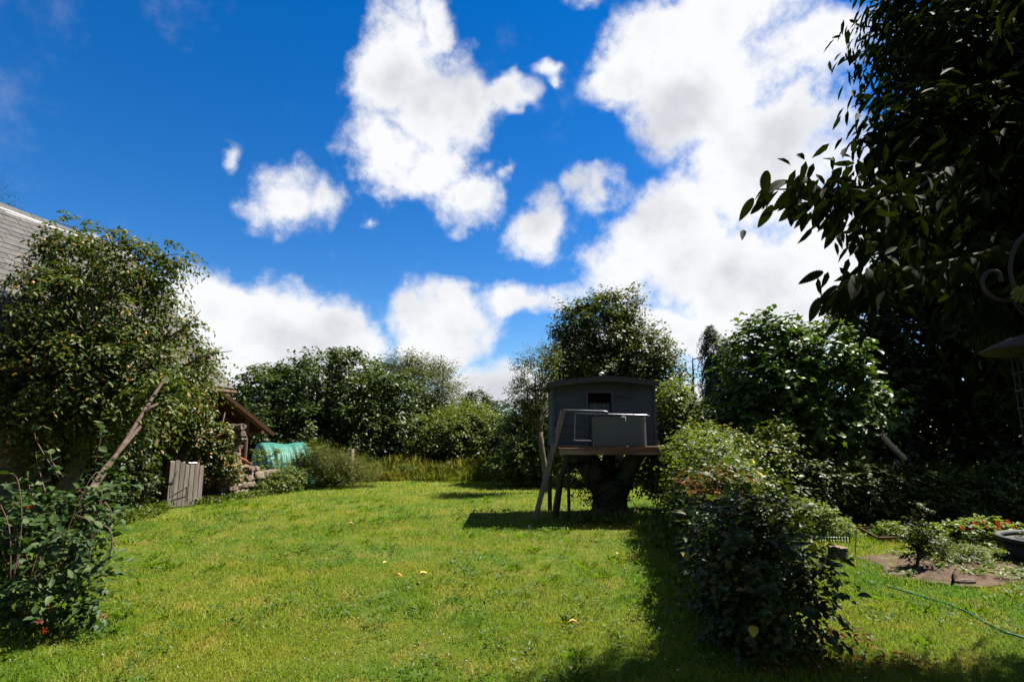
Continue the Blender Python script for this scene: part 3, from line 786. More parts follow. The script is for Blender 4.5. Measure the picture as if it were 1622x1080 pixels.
# ruined stone wall running on from the barn
rw = empty('ruined_stone_wall', gr(395, 786), 'tumbled low granite rubble wall beside the lean-to post', 'stone wall')
A0 = gr(338, 794)[:2]; A1 = gr(470, 772)[:2]; wd_ = A1 - A0; WL = np.linalg.norm(wd_); wd_ /= WL; wrz = math.atan2(wd_[1], wd_[0])
def wall_h(f): return max(.18, 1.0 - .75 * max(0, f - .12)) * (1 if f < .85 else .7)
for lay in range(2):
    off = np.array((wd_[1], -wd_[0])) * (-.22 * lay)
    z = .0
    while z < 1.05:
        h = random.uniform(.15, .26); s = random.uniform(0, .15)
        while s < WL:
            w = random.uniform(.2, .46)
            if z + h * .6 < wall_h((s + w / 2) / WL):
                c = A0 + wd_ * (s + w / 2) + off + rng.normal(size=2) * .03
                stone(rw, (c[0], c[1], z + h / 2 - .03), (w * 1.0, random.uniform(.2, .32), h * 1.02), wrz + random.uniform(-.2, .2), tilt=.12)
            s += w
        z += h
# taller pier with a shelf plank, stones piled on top, bricks
pc = at(362, 720, 14.75)[:2]
z = 0
while z < 1.52:
    h = random.uniform(.16, .24)
    for u in (-.17, .15):
        stone(rw, (pc[0] + u + random.uniform(-.03, .03), pc[1] + random.uniform(-.05, .05), z + h / 2), (random.uniform(.28, .36), .4, h), random.uniform(-.2, .2), tilt=.06)
    z += h
shelf_z = 1.40 + .12
MB().box((pc[0] + .1, pc[1] - .05, shelf_z), (.62, .34, .05), None, .008).build('shelf_plank', M['plank'], rw)
for u, v, w_ in ((-.12, .10, .2), (.06, .12, .24), (.24, .11, .2), (-.02, .28, .24), (.2, .29, .22)):
    stone(rw, (pc[0] + u + .08, pc[1] - .06, shelf_z + v), (w_ * 1.05, .22, .17), random.uniform(-.3, .3), tilt=.2)
bme = MB().box((0, 0, 0), (.22, .105, .065), None, .004).mesh('brick'); bme.materials.append(M['brick'])
for (px, py, Y, ry) in ((378, 708, 14.7, 1.45), (385, 728, 15.0, .5), (392, 733, 15.1, .35), (389, 741, 15.0, .1)):
    o = stone(rw, at(px, py, Y), (1, 1, 1), .2, 'brick', bme); o.rotation_euler = (0, ry, .2)

# ------------------------------------------------------------------ green tarpaulin cover over a stack
def tarp():
    Y0 = 19.4
    root = empty('tarpaulin_cover', gr(440, 766), 'teal green tarpaulin draped over a stack behind the rubble wall', 'tarpaulin')
    a = at(402, 760, 19.0); b = at(483, 760, 20.2); a[2] = b[2] = 0
    nu, nv_ = 56, 40; ax_ = b - a; L_ = np.linalg.norm(ax_); ax_ /= L_; front = np.array((ax_[1], -ax_[0], 0))
    vs = []
    prof = [(1.05, 0.0), (1.0, .35), (.86, .72), (.62, 1.02), (.30, 1.26), (0., 1.36), (-.30, 1.30), (-.55, 1.05), (-.66, .6), (-.7, 0.)]
    P_ = np.array(prof)
    for i in range(nu + 1):
        u = i / nu
        end = min(1., (min(u, 1 - u) / .10)) ; e = math.sqrt(max(0, 1 - (1 - end) ** 2)) if end < 1 else 1.
        dip = 1 - .02 * math.exp(-((u - .55) / .12) ** 2) + .012 * math.sin(u * 9)
        for j in range(nv_ + 1):
            t = j / nv_ * (len(P_) - 1); k = min(int(t), len(P_) - 2); f = t - k
            y, zz = P_[k] * (1 - f) + P_[k + 1] * f
            q = j / nv_
            fold = (.075 * (abs(((u * 4.6 + q * 1.1 + .3 * math.sin(q * 5)) % 1) - .5) - .25) * (1 - abs(q - .5)) + .035 * math.sin(u * 62 - q * 4) * max(0, .55 - q) * 2) * (.3 + .7 * math.sin(math.pi * min(1, q * 1.6)) ** 2)
            swag = .07 * max(0, math.sin((u - .15) * 3.0 * math.pi)) * math.exp(-((q - .34) / .09) ** 2)
            sc_ = .45 + .55 * e
            p = a + ax_ * L_ * u + front * ((y + fold + swag) * sc_) + np.array((0, 0, max(0, (zz * dip + fold * .5 + swag * .6)) * (.72 + .28 * e)))
            vs.append(p)
    fs = [(i * (nv_ + 1) + j, (i + 1) * (nv_ + 1) + j, (i + 1) * (nv_ + 1) + j + 1, i * (nv_ + 1) + j + 1) for i in range(nu) for j in range(nv_)]
    MB().add(vs, fs).build('sheet', M['tarp'], root, True)
    # rounded end flap, its shaded-face green put into a separate material
    for i0, nm in ((0, 'end_flap'), (nu, 'far_end_flap')):
        ring = [np.array(vs[i0 * (nv_ + 1) + j]) for j in range(nv_ + 1)]
        c = np.mean(ring, 0); sgn = -1 if i0 == 0 else 1
        mid = [r_ * .55 + c * .45 + ax_ * sgn * .10 for r_ in ring]; c2 = c + ax_ * sgn * .13
        n = len(ring)
        MB().add(ring + mid + [c2], [(j, j + 1, n + j + 1, n + j) for j in range(n - 1)] + [(n + j, n + j + 1, 2 * n) for j in range(n - 1)]).build('end_flap', M['tarp_shade'], root, True)
tarp()

# ================================================================== TREEHOUSE
TY = 11.1
th = empty('treehouse', (1.75, 12.2, 1.38), 'small dark grey boarded treehouse cabin on a timber deck', 'treehouse')
DZ = 1.40
x0, x1 = .83, 2.80; yb = 12.75; ze, za_ = 2.58, 2.68
# deck boards
dx0, dx1 = .86, 3.06
nbd = 17
for k in range(nbd):
    y = 10.42 + (12.95 - 10.42) * (k + .5) / nbd
    MB().box(((dx0 + dx1) / 2 + random.uniform(-.015, .015), y, DZ - .02), (dx1 - dx0, (12.95 - 10.42) / nbd * .95, .04), None, .004).build('deck_board', M['deck'], th)
MB().box(((dx0 + dx1) / 2, 10.40, DZ - .085), (dx1 - dx0 - .01, .045, .115), None, .004).build('deck_joist', M['deck'], th)
for y in (11.3, 12.1, 12.8):
    MB().box(((dx0 + dx1) / 2, y, DZ - .095), (dx1 - dx0 - .06, .07, .11)).build('deck_joist', M['deck'], th)
# walls of overlapping boards
dox0, dox1, doz1 = 1.50, 1.96, 2.43
pitch = .062
def boards_front(name, y, flip, holes):
    m = MB(); z = DZ
    while z < za_ + .02:
        zt = z + pitch
        spans = [(x0, x1)]
        if holes and z < doz1: spans = [(x0, dox0), (dox1, x1)]
        for (a, b) in spans:
            m.hexa([(x, yy, zz) for x in (a, b) for (yy, zz) in ((y - .019 * flip, z), (y - .006 * flip, zt), (y + .012 * flip, z), (y + .012 * flip, zt))])
        z = zt
    return m
f = boards_front('front', TY, 1, True)
fw = f.build('front_wall', M['clad'], th)
boards_front('back', yb, -1, False).build('back_wall', M['clad'], th)
for x, s in ((x0, 1), (x1, -1)):
    m = MB(); z = DZ
    while z < ze:
        zt = min(z + pitch, ze)
        m.hexa([(xx, yy, zz) for (xx, zz) in ((x - .019 * s, z), (x - .006 * s, zt), (x + .012 * s, z), (x + .012 * s, zt)) for yy in (TY + .013, yb - .013)])
        z = zt
    m.build('side_wall', M['clad'], th)
    MB().box((x - .012 * s, TY - .014, (DZ + ze) / 2), (.05, .05, ze - DZ)).build('corner_trim', M['clad'], th)
# shallow gable roof
m = MB(); n = 12; xs = np.linspace(x0 - .12, x1 + .06, n + 1)
for i in range(n):
    za1 = 2.61 + .115 * (1 - abs((xs[i] - 1.86) / 1.1) ** 1.4); zb1 = 2.61 + .115 * (1 - abs((xs[i + 1] - 1.86) / 1.1) ** 1.4)
    m.hexa([(xs[i], TY - .22, za1 - .035), (xs[i], TY - .22, za1 + .03), (xs[i], yb + .2, za1 - .035), (xs[i], yb + .2, za1 + .03),
            (xs[i + 1], TY - .22, zb1 - .035), (xs[i + 1], TY - .22, zb1 + .03), (xs[i + 1], yb + .2, zb1 - .035), (xs[i + 1], yb + .2, zb1 + .03)])
rf = m.build('roof', M['felt'], th)
m = MB()
for i in range(n):
    za1 = 2.60 + .115 * (1 - abs((xs[i] - 1.86) / 1.1) ** 1.4); zb1 = 2.60 + .115 * (1 - abs((xs[i + 1] - 1.86) / 1.1) ** 1.4)
    m.hexa([(xs[i], TY - .245, za1 - .075), (xs[i], TY - .245, za1 + .015), (xs[i], TY - .222, za1 - .075), (xs[i], TY - .222, za1 + .015),
            (xs[i + 1], TY - .245, zb1 - .075), (xs[i + 1], TY - .245, zb1 + .015), (xs[i + 1], TY - .222, zb1 - .075), (xs[i + 1], TY - .222, zb1 + .015)])
m.build('fascia', M['felt'], rf)
# little white cowl on the ridge
m = MB(); cx, cy, cz = at(952, 598, TY + .2)
m.tube([(cx, cy, cz - .03), (cx, cy, cz + .04)], .014, 8); m.tube([(cx, cy, cz + .04), (cx - .015, cy, cz + .075), (cx + .02, cy, cz + .095), (cx + .055, cy, cz + .08)], [.026, .03, .026, .016], 10)
m.build('roof_cowl', M['white'], rf, True)
# doorway: near-black sheet stands in for the shade inside, half-height plank door
MB().box(((dox0 + dox1) / 2, TY + .35, (DZ + doz1) / 2), (dox1 - dox0 + .4, .02, doz1 - DZ + .2)).build('shade_sheet', M['void'], th)
dr = empty('door', (dox0, TY, DZ)); dr.parent = th; dr.matrix_parent_inverse = parent_inv(th)
for k in range(5):
    w = (dox1 - dox0 - .03) / 5
    MB().box((dox0 + .015 + w * (k + .5), TY + .03, DZ + .42), (w * .88, .022, .82 + random.uniform(-.01, .01)), None, .002).build('door_board', M['clad'], dr)
for zz in (DZ + .2, DZ + .70):
    MB().box(((dox0 + dox1) / 2, TY + .055, zz), (dox1 - dox0 - .04, .02, .07)).build('ledge', M['clad'], dr)
for (a, b, zc, hh) in ((dox0 - .025, .05, (DZ + doz1) / 2, doz1 - DZ), (dox1 + .025, .05, (DZ + doz1) / 2, doz1 - DZ)):
    MB().box((a, TY - .022, zc), (b, .03, hh)).build('door_frame', M['clad'], th)
MB().box(((dox0 + dox1) / 2, TY - .022, doz1 + .026), (dox1 - dox0 + .1, .03, .05)).build('door_frame', M['clad'], th)
for px in (921, 988):
    p = at(px, 627, TY - .01); MB().tube([(p[0], TY - .022, p[2]), (p[0], TY + .005, p[2])], .018, 10).build('vent_disc', M['void'], th)  # solid dark disc painted as the shade of a hole
# railing
ry = 10.50
def rp(px, py, y=ry): return tuple(at(px, py, y))
MB().tube([rp(893, 649), rp(925, 650), rp(955, 651), rp(962, 652), rp(963, 655)], .014, 8).build('top_rail', M['rail'], th, True)
MB().tube([rp(911, 654), rp(950, 655.5), rp(1024, 657.5), rp(1026, 657.5, ry + .02), rp(1028, 658, ry + .45)], .013, 8).build('top_rail', M['rail'], th, True)
MB().tube([rp(911, 654), rp(910, 697)], .006, 6).build('upright', M['rail'], th)
MB().tube([rp(908, 697), rp(937, 698)], .010, 6).build('foot_rail', M['rail'], th)
for px in (938, 1003):
    MB().tube([rp(px, 656), (rp(px, 656)[0], ry, DZ)], .012, 6).build('upright', M['iron'], th)
# bent plastic panel
m = MB(); pts = []
pa = rp(940, 660); pb = rp(1024, 661)
L0 = pb[0] - pa[0]
path = [(pa[0] + L0 * t, ry - .016 + .006 * math.sin(t * 9)) for t in np.linspace(0, .90, 14)]
cxp = pa[0] + L0 * .90; rr = .10
path += [(cxp + rr * math.sin(a), ry - .016 + rr - rr * math.cos(a)) for a in np.linspace(.15, math.pi / 2, 8)]
path += [(cxp + rr, ry + rr + d) for d in (.15, .30, .45)]
ztop, zbot = pa[2], DZ + .012
vs = []
for (x, y) in path:
    vs += [(x, y, zbot), (x, y, ztop), (x - .001, y + .006, zbot), (x - .001, y + .006, ztop)]
fs = []
for i in range(len(path) - 1):
    b = i * 4
    fs += [(b, b + 4, b + 5, b + 1), (b + 2, b + 3, b + 7, b + 6), (b + 1, b + 5, b + 7, b + 3), (b, b + 2, b + 6, b + 4)]
MB().add(vs, fs).build('rail_panel', M['panel'], th)
MB().tube([rp(985, 660, ry - .03), rp(990, 660, ry - .03), rp(991, 662, ry - .03), rp(991, 667, ry - .03)], .007, 6).build('hook', M['white'], th)

# ladder leaning on the deck from the lawn
ld = empty('ladder', gr(846, 810), 'steep wooden plank ladder leaning against the treehouse deck', 'ladder')
lf = gr(848, 809); ltp = at(894, 648, 10.55)
lf = np.array((lf[0], 11.05, 0.)); lf[0] = at(848, 809, 11.05)[0]
ldv = ltp - lf
for off in (0., .42):
    a = lf + np.array((0, off, 0)); b = ltp + np.array((0, off, 0))
    side = unit(np.cross(ldv, np.array((0, 1., 0))))
    pts = [a + side * i * .034 + np.array((0, j * .02, 0)) + ldv * k for i in (-1, 1) for j in (-1, 1) for k in (0, 1)]
    MB().hexa(pts).build('stringer', M['plank' if off == 0 else 'post'], ld)
for k in range(6):
    p = lf + ldv * (.1 + .14 * k)
    MB().box(p + np.array((0, .21, 0)), (.08, .38, .028)).build('rung', M['post'], ld)

# the tree that carries it: short bole with three cut limbs
tt = empty('treehouse_tree', gr(958, 826), 'thick ivy-dark forked tree stump under the treehouse deck', 'tree')
m = MB()
bx, by = 1.98, 11.75
m.tube([(bx - .02, by, -.1), (bx, by, .12), (bx + .02, by, .4), (bx + .03, by, .7)], [.50, .36, .33, .36], 14, rough=.06)
m.tube([(bx - .05, by, .45), (bx - .25, by, .8), (bx - .46, by - .05, 1.1), (bx - .60, by - .05, 1.36)], [.27, .27, .25, .27], 12, rough=.07)
m.tube([(bx - .02, by + .05, .5), (bx, by + .1, .9), (bx + .06, by + .1, 1.36)], [.22, .16, .13], 10, rough=.07)
m.tube([(bx + .1, by, .35), (bx + .30, by - .05, .75), (bx + .48, by - .1, 1.1), (bx + .62, by - .1, 1.36)], [.26, .22, .19, .19], 12, rough=.07)
m.build('trunk', M['bark_dark'], tt, True)
m = MB()
P, out = sample_clumps([(np.array((bx - .3, by - .1, .85)), np.array((.5, .34, .5))), (np.array((bx - .02, by - .1, .45)), np.array((.36, .36, .45)))], 150, .3)
pos, d, nrm = sprays(P, out, 2, 7, .2, .1, .4)
leaves_obj('ivy_leaves', M['bay'], tt, pos, d, nrm, .06, .045)
# props beside the trunk
pr = empty('support_post', gr(880, 812), 'crooked dark log propping the left side of the deck', 'post')
p0 = gr(879, 806); p0[1] = 11.6; p0[0] = at(879, 806, 11.6)[0]; p0[2] = -.05
m = MB(); m.tube([p0, p0 + np.array((.06, 0, .4)), p0 + np.array((.12, -.05, .8)), p0 + np.array((.26, -.1, 1.15)), p0 + np.array((.32, -.1, 1.34))], [.075, .07, .065, .06, .055], 9, rough=.06); m.build('log', M['bark_dark'], pr, True)
pr = empty('support_post', at(901, 800, 11.5) * np.array((1, 1, 0)), 'thin straight post under the treehouse deck left of the stump', 'post')
q0 = at(901, 790, 11.5); MB().tube([(q0[0], 11.5, -.05), (q0[0], 11.5, 1.34)], .035, 8).build('pole', M['bark_dark'], pr, True)
pr = empty('support_post', at(868, 800, 12.7) * np.array((1, 1, 0)), 'rear corner post behind the ladder holding the deck', 'post')
q0 = at(868, 790, 12.7); MB().tube([(q0[0] + .04, 12.7, -.05), (q0[0] + .04, 12.7, 1.34)], .05, 8).build('pole', M['bark_dark'], pr, True)

# ================================================================== TREES AND SHRUBS
def gbase(px, Y): 
    p = at(px, 700, Y); p[2] = 0; return p
# far tree belt -------------------------------------------------------
make_tree('broadleaf_tree', 'wide dark green broadleaf tree behind the green tarpaulin', 'tree', gbase(530, 27),
          [lobe(455, 640, 27, 70, 55, 2.6), lobe(535, 612, 27, 85, 52, 3), lobe(605, 645, 27, 60, 60, 2.6), lobe(415, 612, 27, 42, 32, 1.8), lobe(500, 680, 26, 120, 50, 2.6), lobe(632, 690, 26, 42, 46, 2), lobe(560, 590, 27.5, 45, 30, 2)],
          M['walnut'], 600, 9, 8, .85, .20, .12, .35, .3, 26, droop=.55, inner=.5)
make_tree('willow_tree', 'feathery grey green willow beside the wide dark tree', 'tree', gbase(665, 30),
          [lobe(655, 625, 30, 48, 48, 2), lobe(632, 600, 30, 30, 24, 1.4), lobe(690, 640, 30, 34, 56, 1.8), lobe(665, 690, 30, 50, 40, 2)],
          M['olive'], 620, 6, 10, 1.0, .17, .055, .2, .3, 22, droop=.25, up=.7, spread=.6)
make_tree('hazel_shrub', 'yellow green hazel thicket at the far lawn end', 'shrub', gbase(740, 26),
          [lobe(730, 690, 26, 58, 38, 1.8), lobe(690, 700, 25.5, 36, 34, 1.5), lobe(778, 692, 26, 34, 30, 1.5), lobe(745, 665, 27, 40, 22, 1.4)],
          M['bramble'], 620, 5, 8, .6, .14, .09, .1, .3, 16)
make_tree('round_tree', 'small round dark tree far off above the hazel thicket', 'tree', gbase(760, 44),
          [lobe(755, 640, 44, 20, 18, 1.5), lobe(778, 655, 44, 24, 18, 1.5), lobe(760, 670, 44, 40, 20, 2)], M['laurel'], 260, 5, 7, .6, .2, .13, .2, .4, 10)
make_tree('laurel_bush', 'rounded glossy green bush on the far lawn left of the treehouse', 'shrub', gbase(825, 18.5),
          [lobe(835, 725, 18.5, 40, 30, .9), lobe(800, 735, 18.3, 24, 16, .6), lobe(860, 718, 18.6, 30, 34, .8)], M['lime'], 330, 5, 7, .3, .10, .07, .06, .3, 10)
make_tree('elder_shrub', 'dark dense shrub mass behind the ladder of the treehouse', 'shrub', gbase(840, 22),
          [lobe(845, 680, 22, 40, 42, 1.4), lobe(815, 695, 23, 28, 34, 1.4), lobe(890, 690, 22, 50, 50, 1.4)], M['laurel'], 420, 5, 8, .5, .12, .08, .1, .3, 12)
make_tree('airy_tree', 'slender airy tree with sparse foliage left of the treehouse', 'tree', gbase(866, 16.5),
          [lobe(845, 592, 16.5, 26, 34, .9), lobe(822, 634, 16.5, 20, 30, .7), lobe(862, 566, 16.5, 18, 20, .6), lobe(858, 640, 16.5, 18, 30, .6)],
          M['olive'], 210, 4, 8, .42, .085, .03, .09, .55, 26, droop=.3, up=.5, inner=.7, bark='bark')
make_tree('oak_tree', 'tall spreading oak rising behind the treehouse roof', 'tree', gbase(975, 20.5),
          [lobe(955, 535, 20.5, 58, 48, 1.8), lobe(912, 575, 20.5, 42, 46, 1.5), lobe(1005, 565, 20.5, 52, 48, 1.6), lobe(950, 610, 20.2, 80, 50, 1.8), lobe(1045, 610, 20.5, 38, 50, 1.5), lobe(960, 492, 20.6, 42, 26, 1.2), lobe(1003, 478, 20.6, 10, 18, 0.4), lobe(1060, 655, 20.2, 34, 40, 1.2), lobe(905, 515, 20.5, 22, 28, 0.8)],
          M['oak'], 780, 8, 8, .6, .125, .08, .28, .35, 34, droop=.25, up=.4, inner=.55)
make_tree('bright_shrub', 'bright green leafy shrub at the right edge of the deck', 'shrub', gbase(1065, 12.8),
          [lobe(1065, 650, 12.8, 30, 42, .7), lobe(1060, 700, 12.6, 40, 40, .7), lobe(1090, 690, 12.8, 36, 34, .7), lobe(1050, 745, 12.4, 36, 40, .6)],
          M['lime'], 460, 5, 7, .32, .085, .06, .06, .3, 12, up=.4)
# weeping conifer
make_tree('weeping_conifer', 'far blue green weeping conifer with drooping twin tops', 'tree', gbase(1142, 32),
          [lobe(1124, 530, 32, 5, 12, .3), lobe(1129, 555, 32, 9, 18, .5), lobe(1133, 585, 32, 13, 26, .7), lobe(1150, 548, 32, 4, 12, .3), lobe(1155, 578, 32, 9, 22, .6), lobe(1158, 612, 32, 14, 28, .8), lobe(1138, 628, 32, 17, 30, .9), lobe(1150, 680, 32, 26, 40, 1.2)],
          M['conifer'], 760, 5, 12, .55, .17, .06, .18, .5, 24, droop=1.3, up=.0, spread=.45, bark='bark_dark')
# dead ivy-clad snag
sn = empty('dead_snag', gbase(1102, 24), 'thin bare dead trunk clad with dark ivy left of the conifer', 'dead tree')
m = MB(); b0 = gbase(1103, 24); tp = at(1097, 566, 24)
pts = [b0 * (1 - t) + tp * t + rng.normal(size=3) * .05 * math.sin(3.1 * t) for t in np.linspace(0, 1, 8)]
m.tube(pts, [.2, .18, .16, .14, .11, .08, .05, .02], 7)
for k in range(16):
    i = random.randint(3, 6); q = pts[i] + (pts[min(i + 1, 7)] - pts[i]) * random.random(); a = random.random() * 6.28
    m.tube([q, q + np.array((math.cos(a) * .25, math.sin(a) * .25, .1)), q + np.array((math.cos(a) * .5, math.sin(a) * .5, random.uniform(-.05, .35)))], [.03, .02, .008], 5)
m.build('trunk', M['bark_dark'], sn, True)
P, out = sample_clumps([(pts[1], np.array((.5, .5, .7))), (pts[2] + (0, 0, -.2), np.array((.35, .35, .8))), (pts[3], np.array((.25, .25, .5)))], 260, .6)
pos, d, nrm = sprays(P, out, 4, 7, .4); leaves_obj('ivy_leaves', M['bay'], sn, pos, d, nrm, .11, .085)
# infill behind
make_tree('distant_hedgerow_shrub', 'dark shrub filling the gap below the weeping conifer', 'shrub', gbase(1125, 26),
          [lobe(1110, 690, 26, 50, 36, 1.5), lobe(1165, 690, 26, 60, 46, 1.5)], M['laurel'], 380, 5, 7, .6, .14, .09, .1, .3, 10)
make_tree('field_shrub', 'dark shrub between the lean-to roof and the wide tree', 'shrub', gbase(400, 24),
          [lobe(400, 690, 24, 60, 46, 1.4), lobe(350, 690, 26, 60, 60, 1.6), lobe(450, 720, 24, 60, 34, 1.2)], M['laurel'], 520, 5, 7, .5, .13, .085, .1, .3, 10)
make_tree('distant_shrub', 'long low dark shrub closing the far end of the lawn', 'shrub', gbase(640, 29),
          [lobe(x, 712, 29, 50, 30, 1.4) for x in (560, 610, 660, 710, 760, 810, 860)], M['walnut'], 700, 5, 7, .6, .15, .10, .1, .3, 10)
make_tree('conifer_tree', 'spiky conifer tip rising behind the barn ridge', 'tree', gbase(-30, 24),
          [lobe(-22, 300, 24, 16, 18, .5), lobe(-34, 335, 24, 34, 26, .9), lobe(-40, 380, 24, 46, 40, 1.2)], M['conifer'], 190, 5, 12, .9, .10, .02, .2, .8, 12, droop=.1, up=-.1, spread=.5)

# scrub in front of the far trees ------------------------------------
make_tree('broom_shrub', 'feathery olive green broom bush at the lawn edge by the grey post', 'shrub', gbase(535, 18.2),
          [lobe(512, 748, 18.2, 36, 22, .6), lobe(572, 757, 18.4, 26, 12, .5), lobe(498, 738, 18.2, 20, 20, .5), lobe(535, 752, 18.0, 34, 18, .5)], M['broom'], 430, 6, 11, .55, .06, .018, .05, .2, 14, up=1.5, droop=.12, spread=.55)
make_tree('bramble_bush', 'low sunlit bramble mound spilling over the rubble wall', 'shrub', gbase(425, 16.4),
          [lobe(425, 766, 16.4, 38, 15, .5), lobe(395, 772, 15.8, 26, 10, .4), lobe(455, 758, 16.8, 24, 16, .5)], M['bramble'], 210, 4, 7, .22, .065, .04, .03, .3, 8)
make_tree('nettle_clump', 'upright green nettle clump in front of the tarpaulin', 'shrub', gbase(447, 18.0),
          [lobe(435, 735, 17.6, 8, 22, .25), lobe(410, 732, 17.2, 8, 20, .25), lobe(470, 745, 17.6, 20, 18, .4), lobe(490, 725, 17.8, 12, 26, .3)], M['lime'], 130, 4, 7, .2, .075, .04, .02, .3, 8, up=.9)
gp = empty('fence_post', gbase(555, 19.5), 'grey weathered wooden post standing in the broom bush', 'post')
q = gbase(556, 19.5); MB().tube([(q[0], q[1], -.05), (q[0] + .01, q[1], .7), (q[0], q[1], at(556, 711, 19.5)[2])], [.13, .12, .125], 9, rough=.06).build('shaft', M['post'], gp)
def tall_grass():
    n = 26000
    px = rng.uniform(565, 815, n); Y = 20.3 + 7 * rng.random(n) ** 1.2
    x = (px - 811) / FPX * Y; b = np.stack([x, Y, np.zeros(n)], -1)
    v = .55 * vnoise(x, Y, .8, 33) + .45 * vnoise(x, Y, 2.3, 34); k = v > .22 + .2 * np.clip((21.5 - Y), 0, 1)
    h = (.15 + .75 * rng.random(n) ** 1.3) * (.35 + .65 * np.clip((Y - 20.3) / 3, 0, 1)) * (.35 + 1.1 * v)
    yaw = rng.random(n) * 6.28; le = .15 + .55 * rng.random(n); dd = np.stack([np.cos(yaw) * le, np.sin(yaw) * le, np.ones(n)], -1)
    nr = rng.normal(size=(n, 3)) + np.array((0, -.6, .4))
    t = np.clip(rng.random(n) * .75 + .45 * (vnoise(x, Y, .5, 35) - .35), 0, 1)
    tag(leaves_obj('tall_grass', M['hay'], None, b[k], dd[k], nr[k], h[k], .019, tint=t[k], curl=.3, fold=.0), 'pale unmown tall grass at the far end of the lawn', 'grass', kind='stuff')
tall_grass()
for i, (px, Y, rx, ry, lab) in enumerate(((640, 21.6, 22, 8, 'low leafy weed clump in the tall grass right of the broom'), (705, 22.2, 26, 9, 'low weed clump in the middle of the tall grass'), (765, 22.4, 22, 9, 'low weed clump at the right end of the tall grass'))):
    p = gbase(px, Y); make_tree('weed_clump', lab, 'weeds', p, [(p + np.array((0, 0, .22)), np.array((rx * Y / FPX, .4, ry * Y / FPX * 1.3)))], M['bramble'], 70, 4, 6, .22, .07, .035, .01, .2, 6, up=.8, group='weed clumps in the tall grass', trunk_name='stems', crown_name='foliage')
def edge_weeds():
    segs = [((185, 833), (262, 806)), ((318, 800), (480, 774)), ((480, 774), (605, 760)), ((895, 826), (1030, 828)), ((1010, 822), (1075, 880))]
    P = []
    for a, b in segs:
        A, B = gr(*a), gr(*b); n = int(np.linalg.norm(B - A) * 55)
        t = rng.random(n)[:, None]; P.append(A * (1 - t) + B * t + np.concatenate([rng.normal(size=(n, 2)) * .14, np.zeros((n, 1))], 1))
    P = np.concatenate(P); n = len(P); per = 7
    pos = np.repeat(P, per, 0) + np.concatenate([rng.normal(size=(n * per, 2)) * .04, rng.random((n * per, 1)) * .14], 1)
    d = rng.normal(size=pos.shape) * .7 + np.array((0, 0, .7)); nr = rng.normal(size=pos.shape) * .5 + np.array((0, -.3, 1))
    l_ = .05 + .08 * rng.random(len(pos)); tag(leaves_obj('weeds', M['lime'], None, pos, d, nr, l_, l_ * .35), 'leafy weeds along the foot of walls and shrubs', 'weeds', kind='stuff')
edge_weeds()

def soil_weeds():
    lo, hi = soil_poly.min(0), soil_poly.max(0); n = 420
    x, y = rng.uniform(lo[0], hi[0], n), rng.uniform(lo[1], hi[1], n); k = in_poly(x, y, soil_poly) & (vnoise(x, y, 2.2, 51) > .47); x, y = x[k], y[k]; n = len(x); per = 12
    a = rng.random((n, per)) * 6.283; rr = .05 * rng.random((n, per))
    pos = np.stack([x[:, None] + np.cos(a) * rr, y[:, None] + np.sin(a) * rr, .02 + .04 * rng.random((n, per))], -1).reshape(-1, 3)
    d = np.stack([np.cos(a), np.sin(a), .7 * rng.random((n, per))], -1).reshape(-1, 3); l_ = .03 + .04 * rng.random(len(pos))
    tag(leaves_obj('soil_weeds', M['lime'], None, pos, d, np.array((0, 0, 1.)) + rng.normal(size=pos.shape) * .3, l_, l_ * .45), 'small weeds sprouting from the bare soil strip', 'weeds', kind='stuff')
soil_weeds()

# ------------------------------------------------------------------ fruit tree and ivy at the barn
pt, P, out = make_tree('pear_tree', 'large leafy pear tree hiding the barn front, dotted with small fruit', 'tree', gbase(95, 10.2),
          [lobe(120, 415, 10.2, 62, 50, .8), lobe(205, 415, 10.2, 58, 45, .8), lobe(95, 480, 10, 45, 50, .8), lobe(160, 490, 10, 100, 70, 1.1), lobe(110, 575, 9.8, 120, 70, 1.1), lobe(225, 570, 10.2, 60, 60, .9), lobe(30, 610, 9.8, 50, 50, .9), lobe(190, 640, 10.2, 74, 44, .9), lobe(278, 600, 10.6, 24, 36, .5), lobe(305, 612, 11.5, 22, 30, .4), lobe(90, 660, 9.8, 90, 40, .9), lobe(120, 368, 10.2, 40, 18, .4), lobe(322, 566, 10.8, 22, 8, .2), lobe(300, 530, 10.6, 14, 28, .25), lobe(255, 400, 10.2, 24, 26, .4), lobe(252, 480, 10.6, 26, 44, .4), lobe(290, 560, 11.2, 18, 30, .3), lobe(255, 625, 9.4, 30, 22, .3), lobe(262, 604, 8.7, 16, 12, .15), lobe(348, 562, 10.8, 20, 14, .2), lobe(316, 498, 10.6, 7, 12, .12), lobe(95, 352, 10.2, 14, 8, .2), lobe(280, 402, 10.2, 10, 12, .15)],
          M['pear'], 560, 7, 9, .46, .095, .046, .16, .35, 40, droop=.8, up=.2, inner=.6, bark='bark', hexa=True)
fm = bpy.data.meshes.new('fruit'); bm = bmesh.new(); bmesh.ops.create_uvsphere(bm, u_segments=8, v_segments=6, radius=.027)
for v in bm.verts: v.co.z *= 1.15; v.co.x *= (1 - v.co.z * 6); v.co.y *= (1 - v.co.z * 6)
bm.to_mesh(fm); bm.free(); fm.materials.append(M['fruit'])
front = [i for i in range(len(P)) if P[i][1] < 10.2]
for i in rng.choice(front, 46, replace=False):
    o = link('fruit', fm, None, pt, P[i] + out[i] * .22 + np.array((0, -.06, -.12)))
